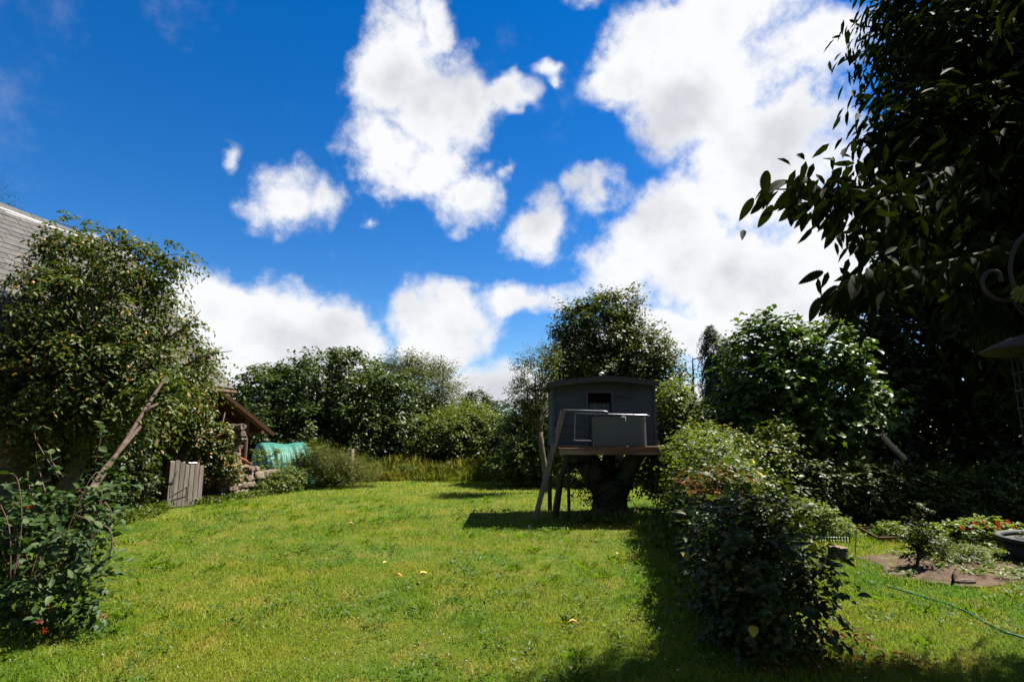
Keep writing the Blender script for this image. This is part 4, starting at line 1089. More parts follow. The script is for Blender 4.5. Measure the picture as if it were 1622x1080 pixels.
# bare twigs reaching out of the crown
for a, b, c in (((150, 410), (120, 362), (85, 350)), ((160, 400), (140, 378), (108, 372)), ((250, 545), (292, 520), (318, 492)), ((290, 580), (330, 560), (368, 556)), ((230, 420), (262, 405), (285, 402)), ((190, 420), (172, 370), (150, 352))):
    MB().tube([at(*a, 10.1), at(*b, 10.0), at(*c, 9.95)], [.022, .014, .006], 6).build('twig', M['bark'], pt, True)
def on_wall(s, z, out_=.12): 
    p = BP(s, .22, z); return p + np.array((-barn_b[0], -barn_b[1], 0)) * out_
iv = empty('ivy', BP(.2, .2, 0), 'thick sunlit ivy bulging over the barn wall beside the gate', 'ivy')
lobs = [(on_wall(.45, 1.9, .1), np.array((.26, .36, .8))), (on_wall(.6, 2.45, .12), np.array((.26, .45, .38))), (on_wall(1.4, 2.5, .3), np.array((.36, .6, .42))), (on_wall(.1, .95, .1), np.array((.3, .3, .55))), (on_wall(.9, 2.85, .12), np.array((.28, .4, .22))),
        (at(343, 695, 14.2), np.array((.24, .25, .4))), (at(362, 738, 14.3), np.array((.26, .22, .26)))]
P, out = sample_clumps(lobs, 620, .5); pos, d, nrm = sprays(P, out, 4, 7, .19, -.1, .6)
leaves_obj('leaves', M['ivy'], iv, pos, d, nrm, .075 * (.6 + .7 * rng.random(len(pos))), .055)
m = MB()
for k in range(9):
    s = random.choice((random.uniform(-.4, .45), random.uniform(1.85, 2.4))); MB().tube([on_wall(s, 0, .05), on_wall(s + random.uniform(-.2, .2), .9, .08), on_wall(s + random.uniform(-.1, .1), 2.2, .12)], [.03, .025, .012], 6).build('stem', M['bark'], iv, True)
P, out = sample_clumps([(on_wall(.05, .75, .3), np.array((.25, .25, .5))), (on_wall(1.9, 2.1, .25), np.array((.3, .5, .35)))], 60, .5)
pos, d, nrm = sprays(P, out, 3, 6, .2, -.3, .8); leaves_obj('dead_leaves', M['dead'], iv, pos, d, nrm, .07, .045)
iv2 = empty('ivy', BP(2.8, .2, 0), 'dark green ivy clothing the shaded barn wall left of the gate', 'ivy')
lobs = [(on_wall(s, z, .1), np.array((.3, .55, .6))) for s in (2.1, 2.9, 3.7) for z in (.5, 1.3, 2.1)]
P, out = sample_clumps(lobs, 520, .5); pos, d, nrm = sprays(P, out, 4, 7, .22, -.1, .6)
leaves_obj('leaves', M['laurel'], iv2, pos, d, nrm, .075 * (.6 + .7 * rng.random(len(pos))), .055)

# ------------------------------------------------------------------ leaf parts placed one by one
def poly_leaf(name, prof, mat, fold=.12, curl=.10):
    """prof: [(t, half width)] along the midrib, unit length"""
    vs = []; fs = []
    for i, (t, w) in enumerate(prof):
        z = -curl * t * t
        vs += [(-w, t, z + fold * w * 1.5), (0, t, z), (w, t, z + fold * w * 1.5)]
    for i in range(len(prof) - 1):
        b = i * 3; fs += [(b, b + 1, b + 4, b + 3), (b + 1, b + 2, b + 5, b + 4)]
    me = MB().add(vs, fs).mesh(name); me.materials.append(mat); return me
def place_leaf(me, parent, pos, d, nrm, ln, name='leaf', wsc=1.):
    d = Vector(d).normalized(); s = d.cross(Vector(nrm)).normalized(); n = s.cross(d)
    o = bpy.data.objects.new(name, me); C.objects.link(o); o.parent = parent; o.matrix_parent_inverse = PINV[parent.name]
    mt = Matrix(((s.x, d.x, n.x), (s.y, d.y, n.y), (s.z, d.z, n.z)))
    o.location = Vector(tuple(map(float, pos))); o.rotation_euler = mt.to_euler(); o.scale = (ln * wsc, ln, ln)
    return o
class _P(dict):
    def __missing__(s, k): s[k] = parent_inv(bpy.data.objects[k]); return s[k]
PINV = _P()

# fig tree ------------------------------------------------------------
ft, P, out = make_tree('fig_tree', 'broad fig tree with large lobed glossy leaves behind the dark hedge', 'tree', gbase(1270, 12.4),
          [lobe(1215, 545, 12.4, 44, 38, .8), lobe(1290, 565, 12.4, 60, 44, .9), lobe(1215, 615, 12.2, 62, 60, 1.), lobe(1325, 625, 12.2, 72, 60, 1.), lobe(1275, 675, 12, 105, 46, 1.), lobe(1178, 660, 12.3, 36, 52, .7), lobe(1250, 720, 12.2, 90, 40, .8)],
          M['fig'], 900, 3, 6, .42, .14, .11, .12, .4, 22, droop=.3, up=.5, inner=.6, hexa=True)
def fig_mesh(seed):
    r = random.Random(seed); pts = []
    for a, rad in ((-170, .16), (-125, .50), (-100, .28), (-62, .66), (-38, .34), (0, .80), (38, .34), (62, .66), (100, .28), (125, .50), (170, .16)):
        x = math.sin(R(a)) * rad * r.uniform(.9, 1.1); y = .28 + math.cos(R(a)) * rad
        pts.append((x, y, -.25 * (x * x + (y - .3) ** 2)))
    me = MB().add(pts + [(0, .28, .02)], [(i, (i + 1) % 11, 11) for i in range(11)]).mesh('leaf'); me.materials.append(M['fig_o']); return me
FIGS = [fig_mesh(i) for i in range(5)]
sel = [i for i in range(len(P)) if P[i][1] < 12.2]
for k in range(300):
    i = sel[k % len(sel)]
    p = P[i] + out[i] * rng.uniform(.05, .40) + rng.normal(size=3) * .10
    d = unit(out[i] * .8 + rng.normal(size=3) * .5 + np.array((0, -.2, -.25))); nr = unit(np.array((.25, -.15, 1.)) + rng.normal(size=3) * .35)
    place_leaf(random.choice(FIGS), ft, p, d, nr, rng.uniform(.12, .19))
# pale sawn limb leaning out of the fig
sl = empty('leaning_branch', at(1430, 724, 11.2), 'pale sunlit cut branch sticking out of the dark trees by the fig', 'branch')
MB().tube([at(1396, 688, 11.0), at(1412, 706, 11.1), at(1432, 726, 11.3)], [.05, .055, .06], 8, rough=.05).build('limb', M['pale_wood'], sl)

# dark trees on the right ---------------------------------------------
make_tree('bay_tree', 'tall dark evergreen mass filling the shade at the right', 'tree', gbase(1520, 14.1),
          [lobe(1430, 560, 13.8, 84, 110, 1.2), lobe(1510, 420, 14.1, 100, 100, 1.4), lobe(1600, 390, 14.1, 100, 110, 1.4), lobe(1440, 690, 13.6, 90, 100, 1.2), lobe(1560, 640, 13.6, 110, 150, 1.4), lobe(1660, 560, 13.6, 110, 240, 1.5), lobe(1390, 640, 14.0, 40, 90, 1.), lobe(1380, 500, 14.2, 40, 60, 1.), (np.array((10.6, 11.8, 4.8)), np.array((1.2, .9, 1.3))), (np.array((12.5, 14.6, 7.0)), np.array((1.5, 1.4, 2.0))), (np.array((15.2, 14.8, 7.2)), np.array((1.8, 1.6, 2.6))), (np.array((15.0, 13.6, 3.2)), np.array((1.8, 1.6, 2.6)))],  # trailing world-space lobes added, mostly out of view, to shade bay and rear hedge
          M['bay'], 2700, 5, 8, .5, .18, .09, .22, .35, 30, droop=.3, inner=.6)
make_tree('rear_hedge', 'dark clipped hedge with sunlit top behind the vegetable plot', 'hedge', gbase(1400, 10.8),
          [lobe(1235, 765, 10.90, 50, 44, .5), lobe(1300, 775, 10.80, 56, 46, .5), lobe(1365, 782, 10.80, 56, 44, .5), lobe(1430, 785, 10.70, 60, 44, .5), lobe(1500, 790, 10.60, 60, 48, .5), lobe(1580, 792, 10.50, 66, 50, .5), lobe(1660, 795, 10.40, 66, 50, .5)],
          M['rhedge'], 1500, 4, 7, .2, .085, .045, .04, .3, 20, up=.5, inner=.6, trunk_name='stems', crown_name='foliage')
make_tree('spindle_shrub', 'sunlit loose shrub between the deck and the dark hedge', 'shrub', gbase(1160, 10.6),
          [lobe(1130, 715, 10.8, 50, 34, .5), lobe(1190, 735, 10.6, 44, 34, .5), lobe(1150, 750, 10.2, 60, 40, .5), lobe(1220, 710, 10.8, 30, 30, .4)], M['bramble'], 420, 4, 7, .3, .08, .05, .04, .3, 14, up=.7, droop=.2)

# hedge running towards the camera -------------------------------------
hb = (2.4, 7.0, 0)
lob_near = [(np.array((1.95 + (Y - 4.6) * .24, Y, .56)), np.array((.42, .42, .58 + .02 * i))) for i, Y in enumerate(np.linspace(4.62, 7.8, 8))] + [(np.array((1.96, 4.5, .3)), np.array((.42, .33, .3)))]
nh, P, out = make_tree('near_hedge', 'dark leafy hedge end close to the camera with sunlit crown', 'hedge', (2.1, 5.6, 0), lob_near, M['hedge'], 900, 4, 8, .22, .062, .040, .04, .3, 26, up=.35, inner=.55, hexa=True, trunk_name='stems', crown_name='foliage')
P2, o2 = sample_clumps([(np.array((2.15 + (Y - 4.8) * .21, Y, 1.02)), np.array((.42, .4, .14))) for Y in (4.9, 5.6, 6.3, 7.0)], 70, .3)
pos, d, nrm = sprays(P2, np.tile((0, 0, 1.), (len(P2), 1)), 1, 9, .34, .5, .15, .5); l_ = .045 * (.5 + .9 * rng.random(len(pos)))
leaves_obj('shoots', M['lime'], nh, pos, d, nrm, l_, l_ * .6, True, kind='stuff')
HL = [poly_leaf('leaf', [(0, .02), (.2, .24 + .03 * k), (.45, .33 + .03 * k), (.75, .22), (1., .01)], M['hedge_o'], .15, .15) for k in range(3)]
sel = [i for i in range(len(P)) if (P[i][1] < 5.6 or P[i][2] > .85) and P[i][1] < 6.6]
for k in range(300):
    i = sel[k % len(sel)]
    p = P[i] + out[i] * rng.uniform(.08, .22) + rng.normal(size=3) * .07
    d = unit(out[i] + rng.normal(size=3) * .6 + np.array((0, 0, -.1))); nr = unit(np.array((.1, -.1, 1.)) + rng.normal(size=3) * .45)
    place_leaf(random.choice(HL), nh, p, d, nr, rng.uniform(.06, .11))
lob_far = [(np.array((2.76 + (Y - 7.9) * .27, Y, .72 + .04 * i)), np.array((.55, .5, .74 + .03 * i))) for i, Y in enumerate(np.linspace(7.9, 10.6, 5))]
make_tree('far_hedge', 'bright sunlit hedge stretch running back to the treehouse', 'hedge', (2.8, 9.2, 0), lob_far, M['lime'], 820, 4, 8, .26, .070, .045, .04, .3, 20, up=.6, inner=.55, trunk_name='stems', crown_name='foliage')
P, out = sample_clumps([(np.array((2.1, 5.9, 1.12)), np.array((.35, .6, .12)))], 50, .8)
pos, d, nrm = sprays(P, out, 2, 5, .14); leaves_obj('dead_leaves', M['dead'], nh, pos, d, nrm, .05, .03)
# litter of dry leaves under the hedge
n = 260; pos = np.stack([rng.uniform(1.7, 2.9, n), rng.uniform(4.1, 5.0, n), np.full(n, .03)], -1)
tag(leaves_obj('leaf_litter', M['dead'], None, pos, rng.normal(size=pos.shape) * (1, 1, .2), np.array((0, 0, 1.)) + rng.normal(size=pos.shape) * .3, .055, .03), 'dry brown leaf litter under the near hedge end', 'leaves', kind='stuff')

# ------------------------------------------------------------------ honeysuckle and cut trunk, foreground left
lk = empty('leaning_dead_tree', gr(40, 975), 'bare reddish cut trunk leaning out of the honeysuckle', 'tree trunk')
for pts, rad, nm in (([gr(28, 965), at(75, 885, 5.7), at(150, 772, 6.9), at(203, 692, 8.0), at(236, 638, 8.8), at(262, 598, 9.3)], [.028, .028, .028, .028, .027, .02], 'trunk'),
                 ([at(62, 905, 5.5), at(110, 822, 6.2), at(165, 742, 7.2), at(222, 676, 8.4)], [.022, .024, .026, .024], 'limb'),
                 ([gr(100, 930), at(122, 850, 5.6), at(150, 778, 6.2)], [.024, .022, .02], 'limb'),
                 ([at(222, 662, 8.5), at(238, 645, 8.6), at(250, 640, 8.7)], [.026, .024, .02], 'branch_stub')):
    MB().tube(pts, rad, 10, rough=.05).build(nm, M['bark_red'], lk, True)
hs = empty('honeysuckle', gr(70, 985), 'sprawling honeysuckle bush with blue green leaves and red flowers', 'honeysuckle')
HS = [poly_leaf('leaf', [(0, .03), (.18, .26), (.45, .36 + .03 * k), (.75, .25), (1., .02)], M['honey_o'], .12, .12) for k in range(3)]
nodes = []
def vine(pix, Y0, Y1, r=.006, n=14):
    P_ = [at(x, y, Y0 + (Y1 - Y0) * i / (len(pix) - 1)) for i, (x, y) in enumerate(pix)]
    P_ = np.array(P_); t = np.linspace(0, len(P_) - 1, n); out_ = []
    for u in t:                                   # Catmull-Rom
        i = min(int(u), len(P_) - 2); f = u - i
        p0, p1, p2, p3 = P_[max(i - 1, 0)], P_[i], P_[i + 1], P_[min(i + 2, len(P_) - 1)]
        out_.append(.5 * ((2 * p1) + (-p0 + p2) * f + (2 * p0 - 5 * p1 + 4 * p2 - p3) * f * f + (-p0 + 3 * p1 - 3 * p2 + p3) * f ** 3))
    MB().tube(out_, list(np.linspace(r, r * .45, n)), 5).build('stem', M['stem'], hs, True); nodes.append(out_)
vine([(95, 760), (70, 720), (55, 690), (62, 675), (78, 678)], 5.1, 5.1); vine([(150, 735), (160, 690), (158, 668)], 5.3, 5.3); vine([(100, 755), (85, 735), (78, 715)], 5.1, 5.1)
vine([(52, 790), (46, 770), (44, 752)], 5., 5.); vine([(72, 780), (65, 755), (58, 728), (57, 715)], 5., 5.1)
vine([(140, 830), (170, 835), (178, 860), (165, 890), (130, 905), (95, 920), (60, 942)], 4.8, 4.7, .008, 22); vine([(118, 815), (145, 830), (142, 880), (140, 935)], 4.8, 4.8)
vine([(86, 810), (95, 840), (112, 856)], 4.8, 4.9); vine([(165, 795), (176, 810), (170, 830)], 5., 5.)
for k in range(30):
    bx_, by_ = random.uniform(0, 120), random.uniform(900, 980); tx, ty = bx_ + random.uniform(-30, 80), random.uniform(760, 900)
    tx = min(tx, 185 - max(0, ty - 850) * .2)
    Yk = random.uniform(4.55, 5.5); vine([(bx_, by_), ((bx_ + tx) / 2 + random.uniform(-20, 20), (by_ + ty) / 2 - 15), (tx, ty), (tx + random.uniform(-18, 25), ty + random.uniform(-25, 25))], Yk, Yk + random.uniform(-.2, .3), .005, 12)
allp = []
for v in nodes:
    for i in range(1, len(v) - 1):
        tg = unit(v[i + 1] - v[i - 1]); allp.append((v[i], tg))
random.shuffle(allp)
cnt = 0
for (p, tg) in allp:
    sd_ = unit(np.cross(tg, np.array((.1, .05, 1.))))
    for s in (-1, 1):
        if cnt >= 300: break
        d = unit(tg * .4 + sd_ * s + rng.normal(size=3) * .35); nr = unit(np.array((.15, -.3, 1.)) + rng.normal(size=3) * .5)
        place_leaf(random.choice(HS), hs, p, d, nr, rng.uniform(.055, .095)); cnt += 1
P, out = sample_clumps([(at(40, 890, 5.2), np.array((.45, .35, .35))), (at(110, 830, 5.4), np.array((.45, .35, .28))), (at(60, 960, 4.95), np.array((.55, .3, .14))), (at(120, 930, 4.9), np.array((.35, .3, .18))), (at(150, 775, 5.6), np.array((.3, .25, .15))), (at(10, 850, 5.6), np.array((.3, .4, .35)))], 300, .8)
pos, d, nrm = sprays(P, out, 2, 5, .22, .2, .3); l_ = .075 * (.7 + .6 * rng.random(len(pos)))
o = leaves_obj('small_leaves', M['honey'], hs, pos, d, nrm, l_, l_ * .62, True); o['kind'] = 'stuff'
def flower_cluster(parent, c, mat, n=12, L_=.026, r=.003):
    m = MB()
    for k in range(n):
        d = unit(rng.normal(size=3) + np.array((0, -.3, .3))); c2 = c + d * L_ * rng.uniform(.7, 1.2)
        m.tube([c, c + d * L_ * .5, c2, c2 + np.array((0, 0, -.3)) * L_], [r * .5, r * .8, r * 1.3, r * .4], 5)
    m.build('flower', mat, parent, True)
for (px, py, Y, mt, n_) in ((47, 802, 5.0, 'flower', 14), (80, 962, 4.6, 'flower', 14), (62, 985, 4.5, 'flower_pink', 12), (165, 975, 4.7, 'flower_pink', 12), (128, 778, 5.1, 'flower_pink', 6), (70, 998, 4.45, 'flower', 8)):
    flower_cluster(hs, at(px, py, Y), M[mt], n_)

# ================================================================== VEGETABLE PLOT
def soil_root(px, py): return gr(px, py)
lg = empty('log_stump', gr(1328, 890), 'short upright sawn log standing on the grass by the plot', 'log')
c = gr(1328, 888); rad = .115
MB().tube([c + (0, 0, -.03), c + (0, 0, .08), c + (.005, 0, .17)], [rad * 1.05, rad, rad * .98], 14, cap=False, rough=.05).build('bark', M['bark_dark'], lg, True)
m = MB(); n = 14
m.add([tuple(c + np.array((.005 + rad * 1.0 * math.cos(6.283 * k / n), rad * math.sin(6.283 * k / n), .168 + .01 * random.random()))) for k in range(n)] + [tuple(c + np.array((0, 0, .176)))], [(k, (k + 1) % n, n) for k in range(n)])
m.build('cut_face', M['log_end'], lg)
# scalloped plastic edging
ed = empty('plastic_edging', gr(1315, 856), 'little dark green plastic picket edging at the bed corner', 'edging')
a, b = gr(1284, 858), gr(1346, 860); n = 15
for k in range(n):
    p = a + (b - a) * k / (n - 1); h = .10 + .03 * math.sin(k / (n - 1) * math.pi * 2.5) + (.02 if k > 11 else 0)
    MB().box(p + np.array((0, 0, h / 2)), (.017, .012, h)).add([p + np.array(v) for v in ((-.0085, -.006, h), (.0085, -.006, h), (.0085, .006, h), (-.0085, .006, h), (0, 0, h + .02))], [(0, 1, 4), (1, 2, 4), (2, 3, 4), (3, 0, 4)]).build('picket', M['green_plastic'], ed)
for zz in (.03, .075):
    MB().tube([a + (0, .012, zz), b + (0, .012, zz)], .006, 4).build('rail', M['green_plastic'], ed)
# low timber cold frame
cf = empty('cold_frame', gr(1395, 858), 'low grey timber bed frame between edging and rose bush', 'bed frame')
cn = [gr(1362, 842), gr(1440, 838), gr(1436, 858), gr(1392, 858)]
for i in range(4):
    p, q = cn[i], cn[(i + 1) % 4]; d_ = unit(q - p); nn = np.array((-d_[1], d_[0], 0)) * .012
    MB().hexa([v + nn * s + np.array((0, 0, z)) for v in (p + d_ * .013, q - d_ * .013) for s in (-1, 1) for z in (-.02, .075 + random.uniform(-.01, .01))]).build('board', M['beam'], cf)
sk = empty('garden_stake', gr(1354, 882), 'thin upright garden stake beside the bed frame corner', 'stake')
MB().tube([gr(1354, 882), at(1357, 838, gr(1354, 882)[1])], .007, 6).build('cane', M['post'], sk)
bd = empty('bed_board', gr(1560, 872), 'low timber board edging the nasturtium bed', 'bed edging')
for p, q in ((gr(1512, 856), gr(1545, 866)), (gr(1545, 866), gr(1560, 858))):
    d_ = unit(q - p); nn = np.array((-d_[1], d_[0], 0)) * .012
    MB().hexa([v + nn * s + np.array((0, 0, z)) for v in (p + d_ * .014, q) for s in (-1, 1) for z in (-.02, .11)]).build('board', M['post'], bd)
for k, (px, py, w, dd, h, lab) in enumerate(((1425, 913, .26, .10, .05, 'flat grey stone slab lying on the soil before the rose bush'), (1530, 924, .22, .09, .06, 'dark flat stone on the near edge of the soil strip'), (1600, 918, .2, .10, .04, 'flat stone on the soil below the black tub'))):
    o = bpy.data.objects.new('stepping_stone', STONES[k]); C.objects.link(o); o.location = tuple(gr(px, py) + np.array((0, 0, h * .3))); o.scale = (w, dd, h); o.rotation_euler = (.03, -.03, random.uniform(-.4, .4)); tag(o, lab, 'stone', 'flat stones on the soil')
rb, P, out = make_tree('rose_bush', 'small leafy rose bush growing in the bare soil strip', 'shrub', gr(1450, 902),
          [lobe(1450, 842, 7.1, 15, 22, .12), lobe(1466, 858, 7.15, 14, 14, .12), lobe(1446, 872, 7.1, 12, 14, .1), lobe(1458, 815, 7.15, 5, 14, .06), lobe(1492, 862, 7.3, 8, 8, .1)], M['hedge'], 62, 3, 5, .11, .045, .030, .022, .3, 16, up=.5, hexa=True)
make_tree('low_herb', 'low green herb patch right of the rose bush', 'plant', gr(1525, 890), [lobe(1525, 882, 7.5, 30, 14, .25), lobe(1560, 880, 7.6, 22, 12, .2), lobe(1500, 872, 7.6, 20, 10, .2)], M['lime'], 160, 3, 7, .14, .05, .014, .008, .2, 8, up=1.0)
make_tree('potato_row', 'leafy green crop row behind the plastic edging', 'plant', gr(1300, 848), [lobe(1290, 822, 9.55, 32, 18, .35), lobe(1320, 836, 9.55, 26, 12, .3), lobe(1265, 810, 9.75, 26, 16, .3)], M['nast'], 220, 3, 7, .16, .06, .035, .008, .2, 8, up=.9)
make_tree('crop_clump', 'green leafy crop clump inside the timber bed frame', 'plant', gr(1415, 850), [lobe(1415, 840, 9.25, 22, 8, .25)], M['nast'], 60, 3, 6, .1, .05, .03, .006, .2, 6, up=.9)
nt_, P, out = make_tree('nasturtium', 'nasturtiums with red orange flowers in the bed by the tub', 'flowers', gr(1565, 862), [lobe(1545, 845, 8.70, 26, 12, .25), lobe(1590, 845, 8.70, 28, 13, .25), lobe(1500, 845, 9.00, 34, 10, .3), lobe(1560, 835, 8.90, 30, 10, .25)], M['nast'], 200, 3, 6, .14, .055, .05, .008, .2, 8, up=.8, hexa=True)
pet = [(0, .02), (.4, .22), (.75, .3), (1., .12)]
FM = MB()
for k in range(5):
    a = k * 1.2566
    b = len(FM.v)
    for (t, w) in pet:
        for s in (-1, 1): FM.v.append((math.cos(a) * t - math.sin(a) * s * w, math.sin(a) * t + math.cos(a) * s * w, .35 * t - .15 * t * t))
    for i in range(3): FM.f.append((b + i * 2, b + i * 2 + 1, b + i * 2 + 3, b + i * 2 + 2))
fme = FM.mesh('flower'); fme.materials.append(M['flower'])
for (px, py) in ((1544, 829), (1556, 826), (1562, 834), (1580, 828), (1584, 833), (1578, 836), (1590, 830), (1608, 835), (1532, 836), (1523, 836), (1540, 838), (1596, 826)):
    o = link('flower', fme, None, nt_, at(px, py, 8.5)); s = random.uniform(.03, .042); o.scale = (s, s, s); o.rotation_euler = (random.uniform(.6, 1.4), random.uniform(-.4, .4), random.uniform(-.6, .6))
# black tub at the frame edge
tb = empty('black_tub', gr(1640, 905), 'big black planter tub at the right edge of the plot', 'planter')
tc_ = gr(1694, 893); tR = .68; th_ = .30
MB().lathe([(0, .005), (tR * .78, 0), (tR * .84, .04), (tR * .95, th_ - .05), (tR * .90, th_ - .06), (tR * .80, .06), (0, .06)], tc_, 28).build('tub_body', M['black_pot'], tb, True)
MB().lathe([(tR * .955, th_ - .05), (tR * 1.03, th_ - .045), (tR * 1.04, th_), (tR * .98, th_ + .012), (tR * .93, th_ - .01), (tR * .92, th_ - .055), (tR * .955, th_ - .05)], tc_, 28).build('rim', M['black_pot'], tb, True)
MB().lathe([(0, th_ - .09), (tR * .88, th_ - .09)], tc_, 24).build('compost', M['void'], tb)
n = 60; pos = tc_ + np.concatenate([rng.normal(size=(n, 2)) * .12, np.full((n, 1), th_ - .08)], 1); d = rng.normal(size=pos.shape) * .35 + np.array((0, 0, 1.))
leaves_obj('dry_stalks', M['hay'], tb, pos, d, rng.normal(size=pos.shape), .28 * (.5 + .8 * rng.random(n)), .012, kind='stuff')
P, out = sample_clumps([(tc_ + np.array((0, 0, th_ - .05)), np.array((.5, .5, .10)))], 90, .9); pos, d, nrm = sprays(P, out, 2, 5, .12, .6)
leaves_obj('foliage', M['hedge'], tb, pos, d, nrm, .05, .03)
# garden hose on the grass
hz = empty('garden_hose', gr(1500, 960), 'thin green garden hose trailing through the grass', 'hose')
hp = [gr(x, y, .016 + .014 * math.sin(i * 2.1)) for i, (x, y) in enumerate(((1408, 929), (1440, 938), (1470, 947), (1505, 957), (1535, 970), (1560, 985), (1590, 1000), (1630, 1012), (1680, 1020)))]
MB().tube(hp, .009, 8).build('tube', M['hose'], hz, True)

# fallen leaves on the lawn
FL = poly_leaf('fallen_leaf', [(0, .03), (.25, .2), (.5, .28), (.8, .16), (1., .01)], M['fallen_y'], .5, .3)
FO = poly_leaf('fallen_leaf', [(0, .03), (.25, .16), (.5, .2), (.8, .14), (1., .01)], M['fallen_o'], .9, .3)
for (px, py, me, L_, a, lab) in ((665, 915, FL, .085, .3, 'bright yellow fallen leaf on the middle of the lawn'), (626, 918, FO, .09, -.4, 'cream orange curled fallen leaf next to the bright yellow one'), (901, 995, FO, .075, .1, 'orange fallen leaf on the lawn nearest the hedge'), (607, 898, FL, .07, .9, 'small yellow leaf lying farther up the lawn than the others'), (551, 834, FO, .10, .2, 'orange fallen leaf alone far out on the lawn'), (905, 1073, FO, .05, 2., 'small pale fallen leaf at the bottom of the lawn'), (978, 883, FL, .06, 1.1, 'tiny yellow leaf on the lawn in front of the stump')):
    o = bpy.data.objects.new('fallen_leaf', me); C.objects.link(o); p = gr(px, py); o.location = (p[0], p[1], .052); o.scale = (L_,) * 3; o.rotation_euler = (.15, .1, a - 1.57); tag(o, lab, 'leaf', 'fallen leaves on the lawn')

# ================================================================== CHESTNUT OVERHEAD AND FEEDER
ct = empty('chestnut_tree', (6.2, 3.2, 0), 'sweet chestnut with long toothed leaves overhanging from the right', 'tree')
m = MB(); tb_ = np.array((6.2, 3.2, 0)); fk = np.array((5.8, 3.3, 2.9))
m.tube(curve_pts(tb_ - (0, 0, .1), fk, n=5, wob=.02), [.4, .32, .28, .26, .25], 14, rough=.05)
CH = []
for k in range(4):
    prof = [(0, .012)]
    for i in range(1, 12):
        t = i / 12; w = .17 * math.sin(math.pi * t ** .85) ** .8 + .012; prof += [(t - .012, w * 1.10), (t + .008, w * .90)]
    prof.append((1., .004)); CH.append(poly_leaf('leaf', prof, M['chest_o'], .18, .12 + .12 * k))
branches = [  # pixel path, depths, leaf length, leaves
    ([(1720, 150), (1560, 235), (1450, 300), (1380, 322), (1300, 300), (1212, 300)], [5.2, 3.9, 3.4, 3.15, 3.0, 2.95], .16, 96),
    ([(1720, 250), (1600, 300), (1480, 325), (1420, 350), (1395, 372)], [5.0, 3.6, 3.3, 3.2, 3.15], .15, 50),
    ([(1720, 60), (1560, 130), (1460, 185), (1400, 225)], [5.6, 4.4, 4.0, 3.9], .19, 40),
    ([(1760, 330), (1560, 400), (1440, 430), (1380, 440), (1340, 445)], [4.8, 3.2, 2.9, 2.85, 2.8], .145, 60),
    ([(1740, -60), (1560, 10), (1430, 60), (1345, 90)], [5.8, 5.4, 5.3, 5.2], .14, 54)]
extra = []; EX = []
for pix, deps, L_, cnt_ in branches:
    Pp = [at(x, y, Y) for (x, y), Y in zip(pix, deps)]
    m.tube([fk, fk * .5 + Pp[0] * .5 + (0, 0, .2)] + Pp, [.10, .05] + list(np.linspace(.018, .004, len(Pp))), 7)
    Pa = np.array(Pp); 
    for k in range(cnt_):
        u = (k + rng.random()) / cnt_ * (len(Pa) - 1.25) + .25; u = min(u, len(Pa) - 1.001); i = int(u); f_ = u - i
        p = Pa[i] * (1 - f_) + Pa[i + 1] * f_; tg = unit(Pa[i + 1] - Pa[i]); sd_ = unit(np.cross(tg, np.array((0, 0, 1.)))) * (1 if k % 2 else -1)
        tw = unit(tg * .5 + sd_ * .8 + rng.normal(size=3) * .4) * rng.uniform(.0, .16)
        d = unit(tg * .6 + sd_ * .5 + rng.normal(size=3) * .3 + np.array((-.1, 0, -1.0))); nr = unit(rng.normal(size=3) * .45 + np.array((-.35, -.8, .25)))
        place_leaf(random.choice(CH), ct, p + tw, d, nr, L_ * rng.uniform(.7, 1.2))
        if u < len(Pa) - 1.8: EX += [(p + rng.normal(size=3) * .12, d + rng.normal(size=3) * .4, nr, L_) for _ in range(5)]
lobs = [lobe(1530, 120, 4.6, 110, 120, .5), lobe(1620, 260, 4.2, 120, 120, .5), lobe(1500, 10, 5.2, 110, 90, .5), lobe(1640, 60, 4.8, 140, 140, .5), lobe(1580, 360, 3.9, 60, 50, .35), lobe(1470, 230, 4.0, 60, 60, .35), lobe(1660, 420, 4.0, 80, 90, .4),
        (np.array((4.6, 3.4, 3.6)), np.array((.9, .8, 1.0))), (np.array((4.4, 2.6, 4.6)), np.array((1.0, .8, .9))), (np.array((5.4, 3.6, 5.2)), np.array((.9, .7, 1.0))), (np.array((3.8, 2.4, 3.2)), np.array((.6, .6, .7))),  # unseen crown lobes added to shade the feeder
        (np.array((5.0, 4.6, 4.2)), np.array((.9, .45, .7))), (np.array((6.4, 4.7, 4.3)), np.array((1.0, .5, .8))), (np.array((7.4, 4.9, 4.6)), np.array((.9, .5, .8)))]
over = [(np.array((3.2, .2, 5.0)), np.array((1.6, 1.4, .8))), (np.array((1.0, -1.2, 5.4)), np.array((1.8, 1.5, .9))), (np.array((4.2, -2.2, 4.6)), np.array((1.8, 1.8, 1.4))), (np.array((-1.2, -3.2, 5.2)), np.array((1.8, 1.6, 1.2))), (np.array((1.8, -4.2, 3.6)), np.array((2.2, 1.2, 1.8))), (np.array((6.5, .5, 5.5)), np.array((1.8, 2.2, 1.6)))]  # unseen crown added over and behind the camera to block sky light
P, out = sample_clumps(lobs, 2900, .9); Pv, ov = sample_clumps(over, 1500, .8); P = np.concatenate([P, Pv]); out = np.concatenate([out, ov])
for i in rng.choice(len(P), 40, replace=False): m.tube(curve_pts(fk, P[i], n=5, wob=.05, lift=.06), [.1, .06, .04, .02, .008], 6)
m.build('trunk', M['bark_dark'], ct, True)
pos, d, nrm = sprays(P, out, 3, 6, .5, 0., .4, 1.0); d = unit(d + np.array((0, 0, -.4)))
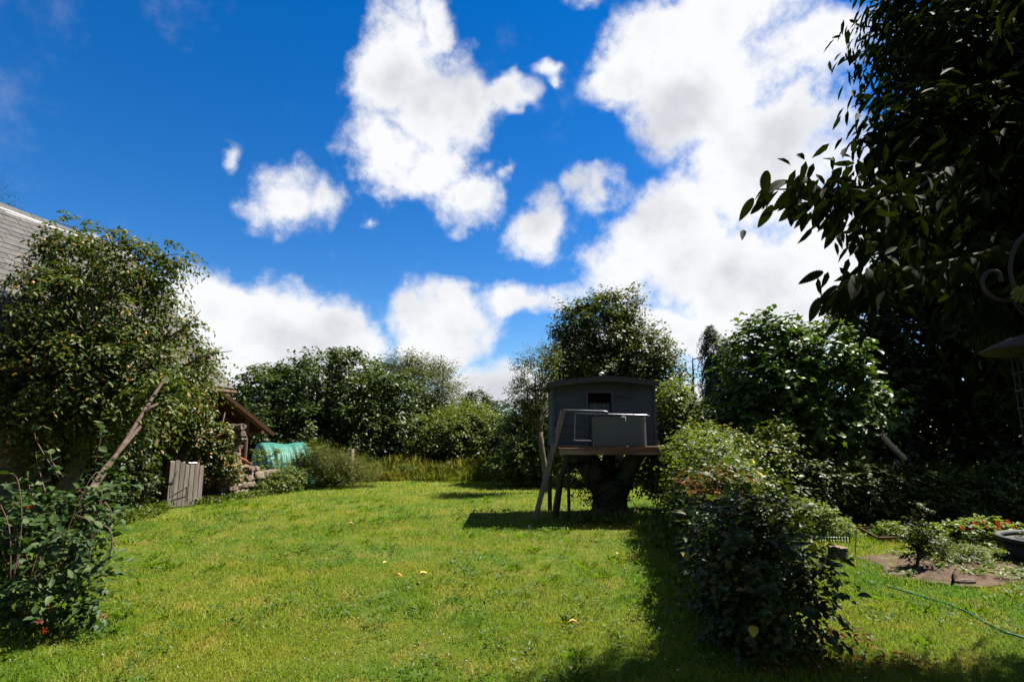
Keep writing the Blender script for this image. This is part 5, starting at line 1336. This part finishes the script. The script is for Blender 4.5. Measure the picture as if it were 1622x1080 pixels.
l_ = .155 * (.7 + .5 * rng.random(len(pos))); pos = np.concatenate([pos, [e[0] for e in EX]]); d = np.concatenate([d, [e[1] for e in EX]]); nrm = np.concatenate([nrm, [e[2] for e in EX]]); l_ = np.concatenate([l_, [e[3] * .8 for e in EX]])
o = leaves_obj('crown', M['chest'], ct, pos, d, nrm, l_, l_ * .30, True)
# burrs
bm = bmesh.new(); bmesh.ops.create_icosphere(bm, subdivisions=2, radius=1.0)
res = bmesh.ops.poke(bm, faces=list(bm.faces))
for v in res['verts']: v.co *= 1.5
bme = bpy.data.meshes.new('burr'); bm.to_mesh(bme); bm.free(); bme.materials.append(M['burr'])
for (px, py, Y, r_) in ((1374, 375, 3.0, .011), (1377, 385, 3.0, .012), (1380, 396, 3.0, .015), (1386, 386, 3.0, .011), (1378, 395, 3.02, .012), (1386, 430, 2.95, .016), (1412, 213, 3.9, .020), (1296, 522, 3.3, .012), (1619, 466, 2.4, .03)):
    o = link('burr', bme, None, ct, at(px, py, Y)); o.scale = (r_,) * 3
# iron hook with hanging bird feeder
fd = empty('bird_feeder', (2.35, 2.5, 0), 'dark wire bird feeder hanging from a scrolled iron hook at the right edge', 'bird feeder')
FY = 2.45
hook = [(1690, 1000), (1690, 700), (1690, 420), (1675, 372), (1640, 362), (1612, 385), (1600, 425), (1608, 462), (1600, 474), (1580, 474), (1562, 462), (1556, 445), (1566, 430), (1582, 432), (1586, 446)]
hp = [at(x, y, FY) for x, y in hook]; hp[0] = np.array((hp[1][0], FY, -.05))
def smooth_path(P_, n):
    P_ = np.array(P_); o_ = []
    for u in np.linspace(0, len(P_) - 1, n):
        i = min(int(u), len(P_) - 2); f = u - i; p0, p1, p2, p3 = P_[max(i - 1, 0)], P_[i], P_[i + 1], P_[min(i + 2, len(P_) - 1)]
        o_.append(.5 * ((2 * p1) + (-p0 + p2) * f + (2 * p0 - 5 * p1 + 4 * p2 - p3) * f * f + (-p0 + 3 * p1 - 3 * p2 + p3) * f ** 3))
    return o_
MB().tube(smooth_path(hp, 70), .009, 10).build('crook', M['iron'], fd, True)
cx_, _, ztop = at(1668, 540, FY); rl = .26
MB().lathe([(0, .05), (.06, .045), (rl * .6, .02), (rl, -.03), (rl * .98, -.04), (rl * .55, .005), (0, .03)], (cx_, FY, ztop), 24).build('lid', M['iron'], fd, True)
for sx in (-.05, .03): MB().tube([(cx_ + sx, FY, ztop + .03), tuple(at(1600, 474, FY))], .003, 5).build('hanger_wire', M['iron'], fd)
for k in range(9):
    zz = ztop - .06 - k * .078; ring = [(cx_ + .15 * math.cos(a), FY + .15 * math.sin(a), zz) for a in np.linspace(0, 6.2832, 25)]
    MB().tube(ring, .004, 5, False).build('ring', M['iron'], fd, True)
for k in range(10):
    a = k * .62832; MB().tube([(cx_ + .147 * math.cos(a), FY + .147 * math.sin(a), ztop - .03), (cx_ + .147 * math.cos(a), FY + .147 * math.sin(a), ztop - .72)], .003, 5).build('bar', M['iron'], fd)
MB().lathe([(0, -.74), (.155, -.74), (.16, -.70), (.145, -.70), (.14, -.73), (0, -.73)], (cx_, FY, ztop), 24).build('tray', M['iron'], fd, True)
MB().lathe([(.09, -.70), (.095, -.2), (.08, -.02), (0, -.02)], (cx_, FY, ztop), 18).build('seed_tube', M['black_pot'], fd, True)
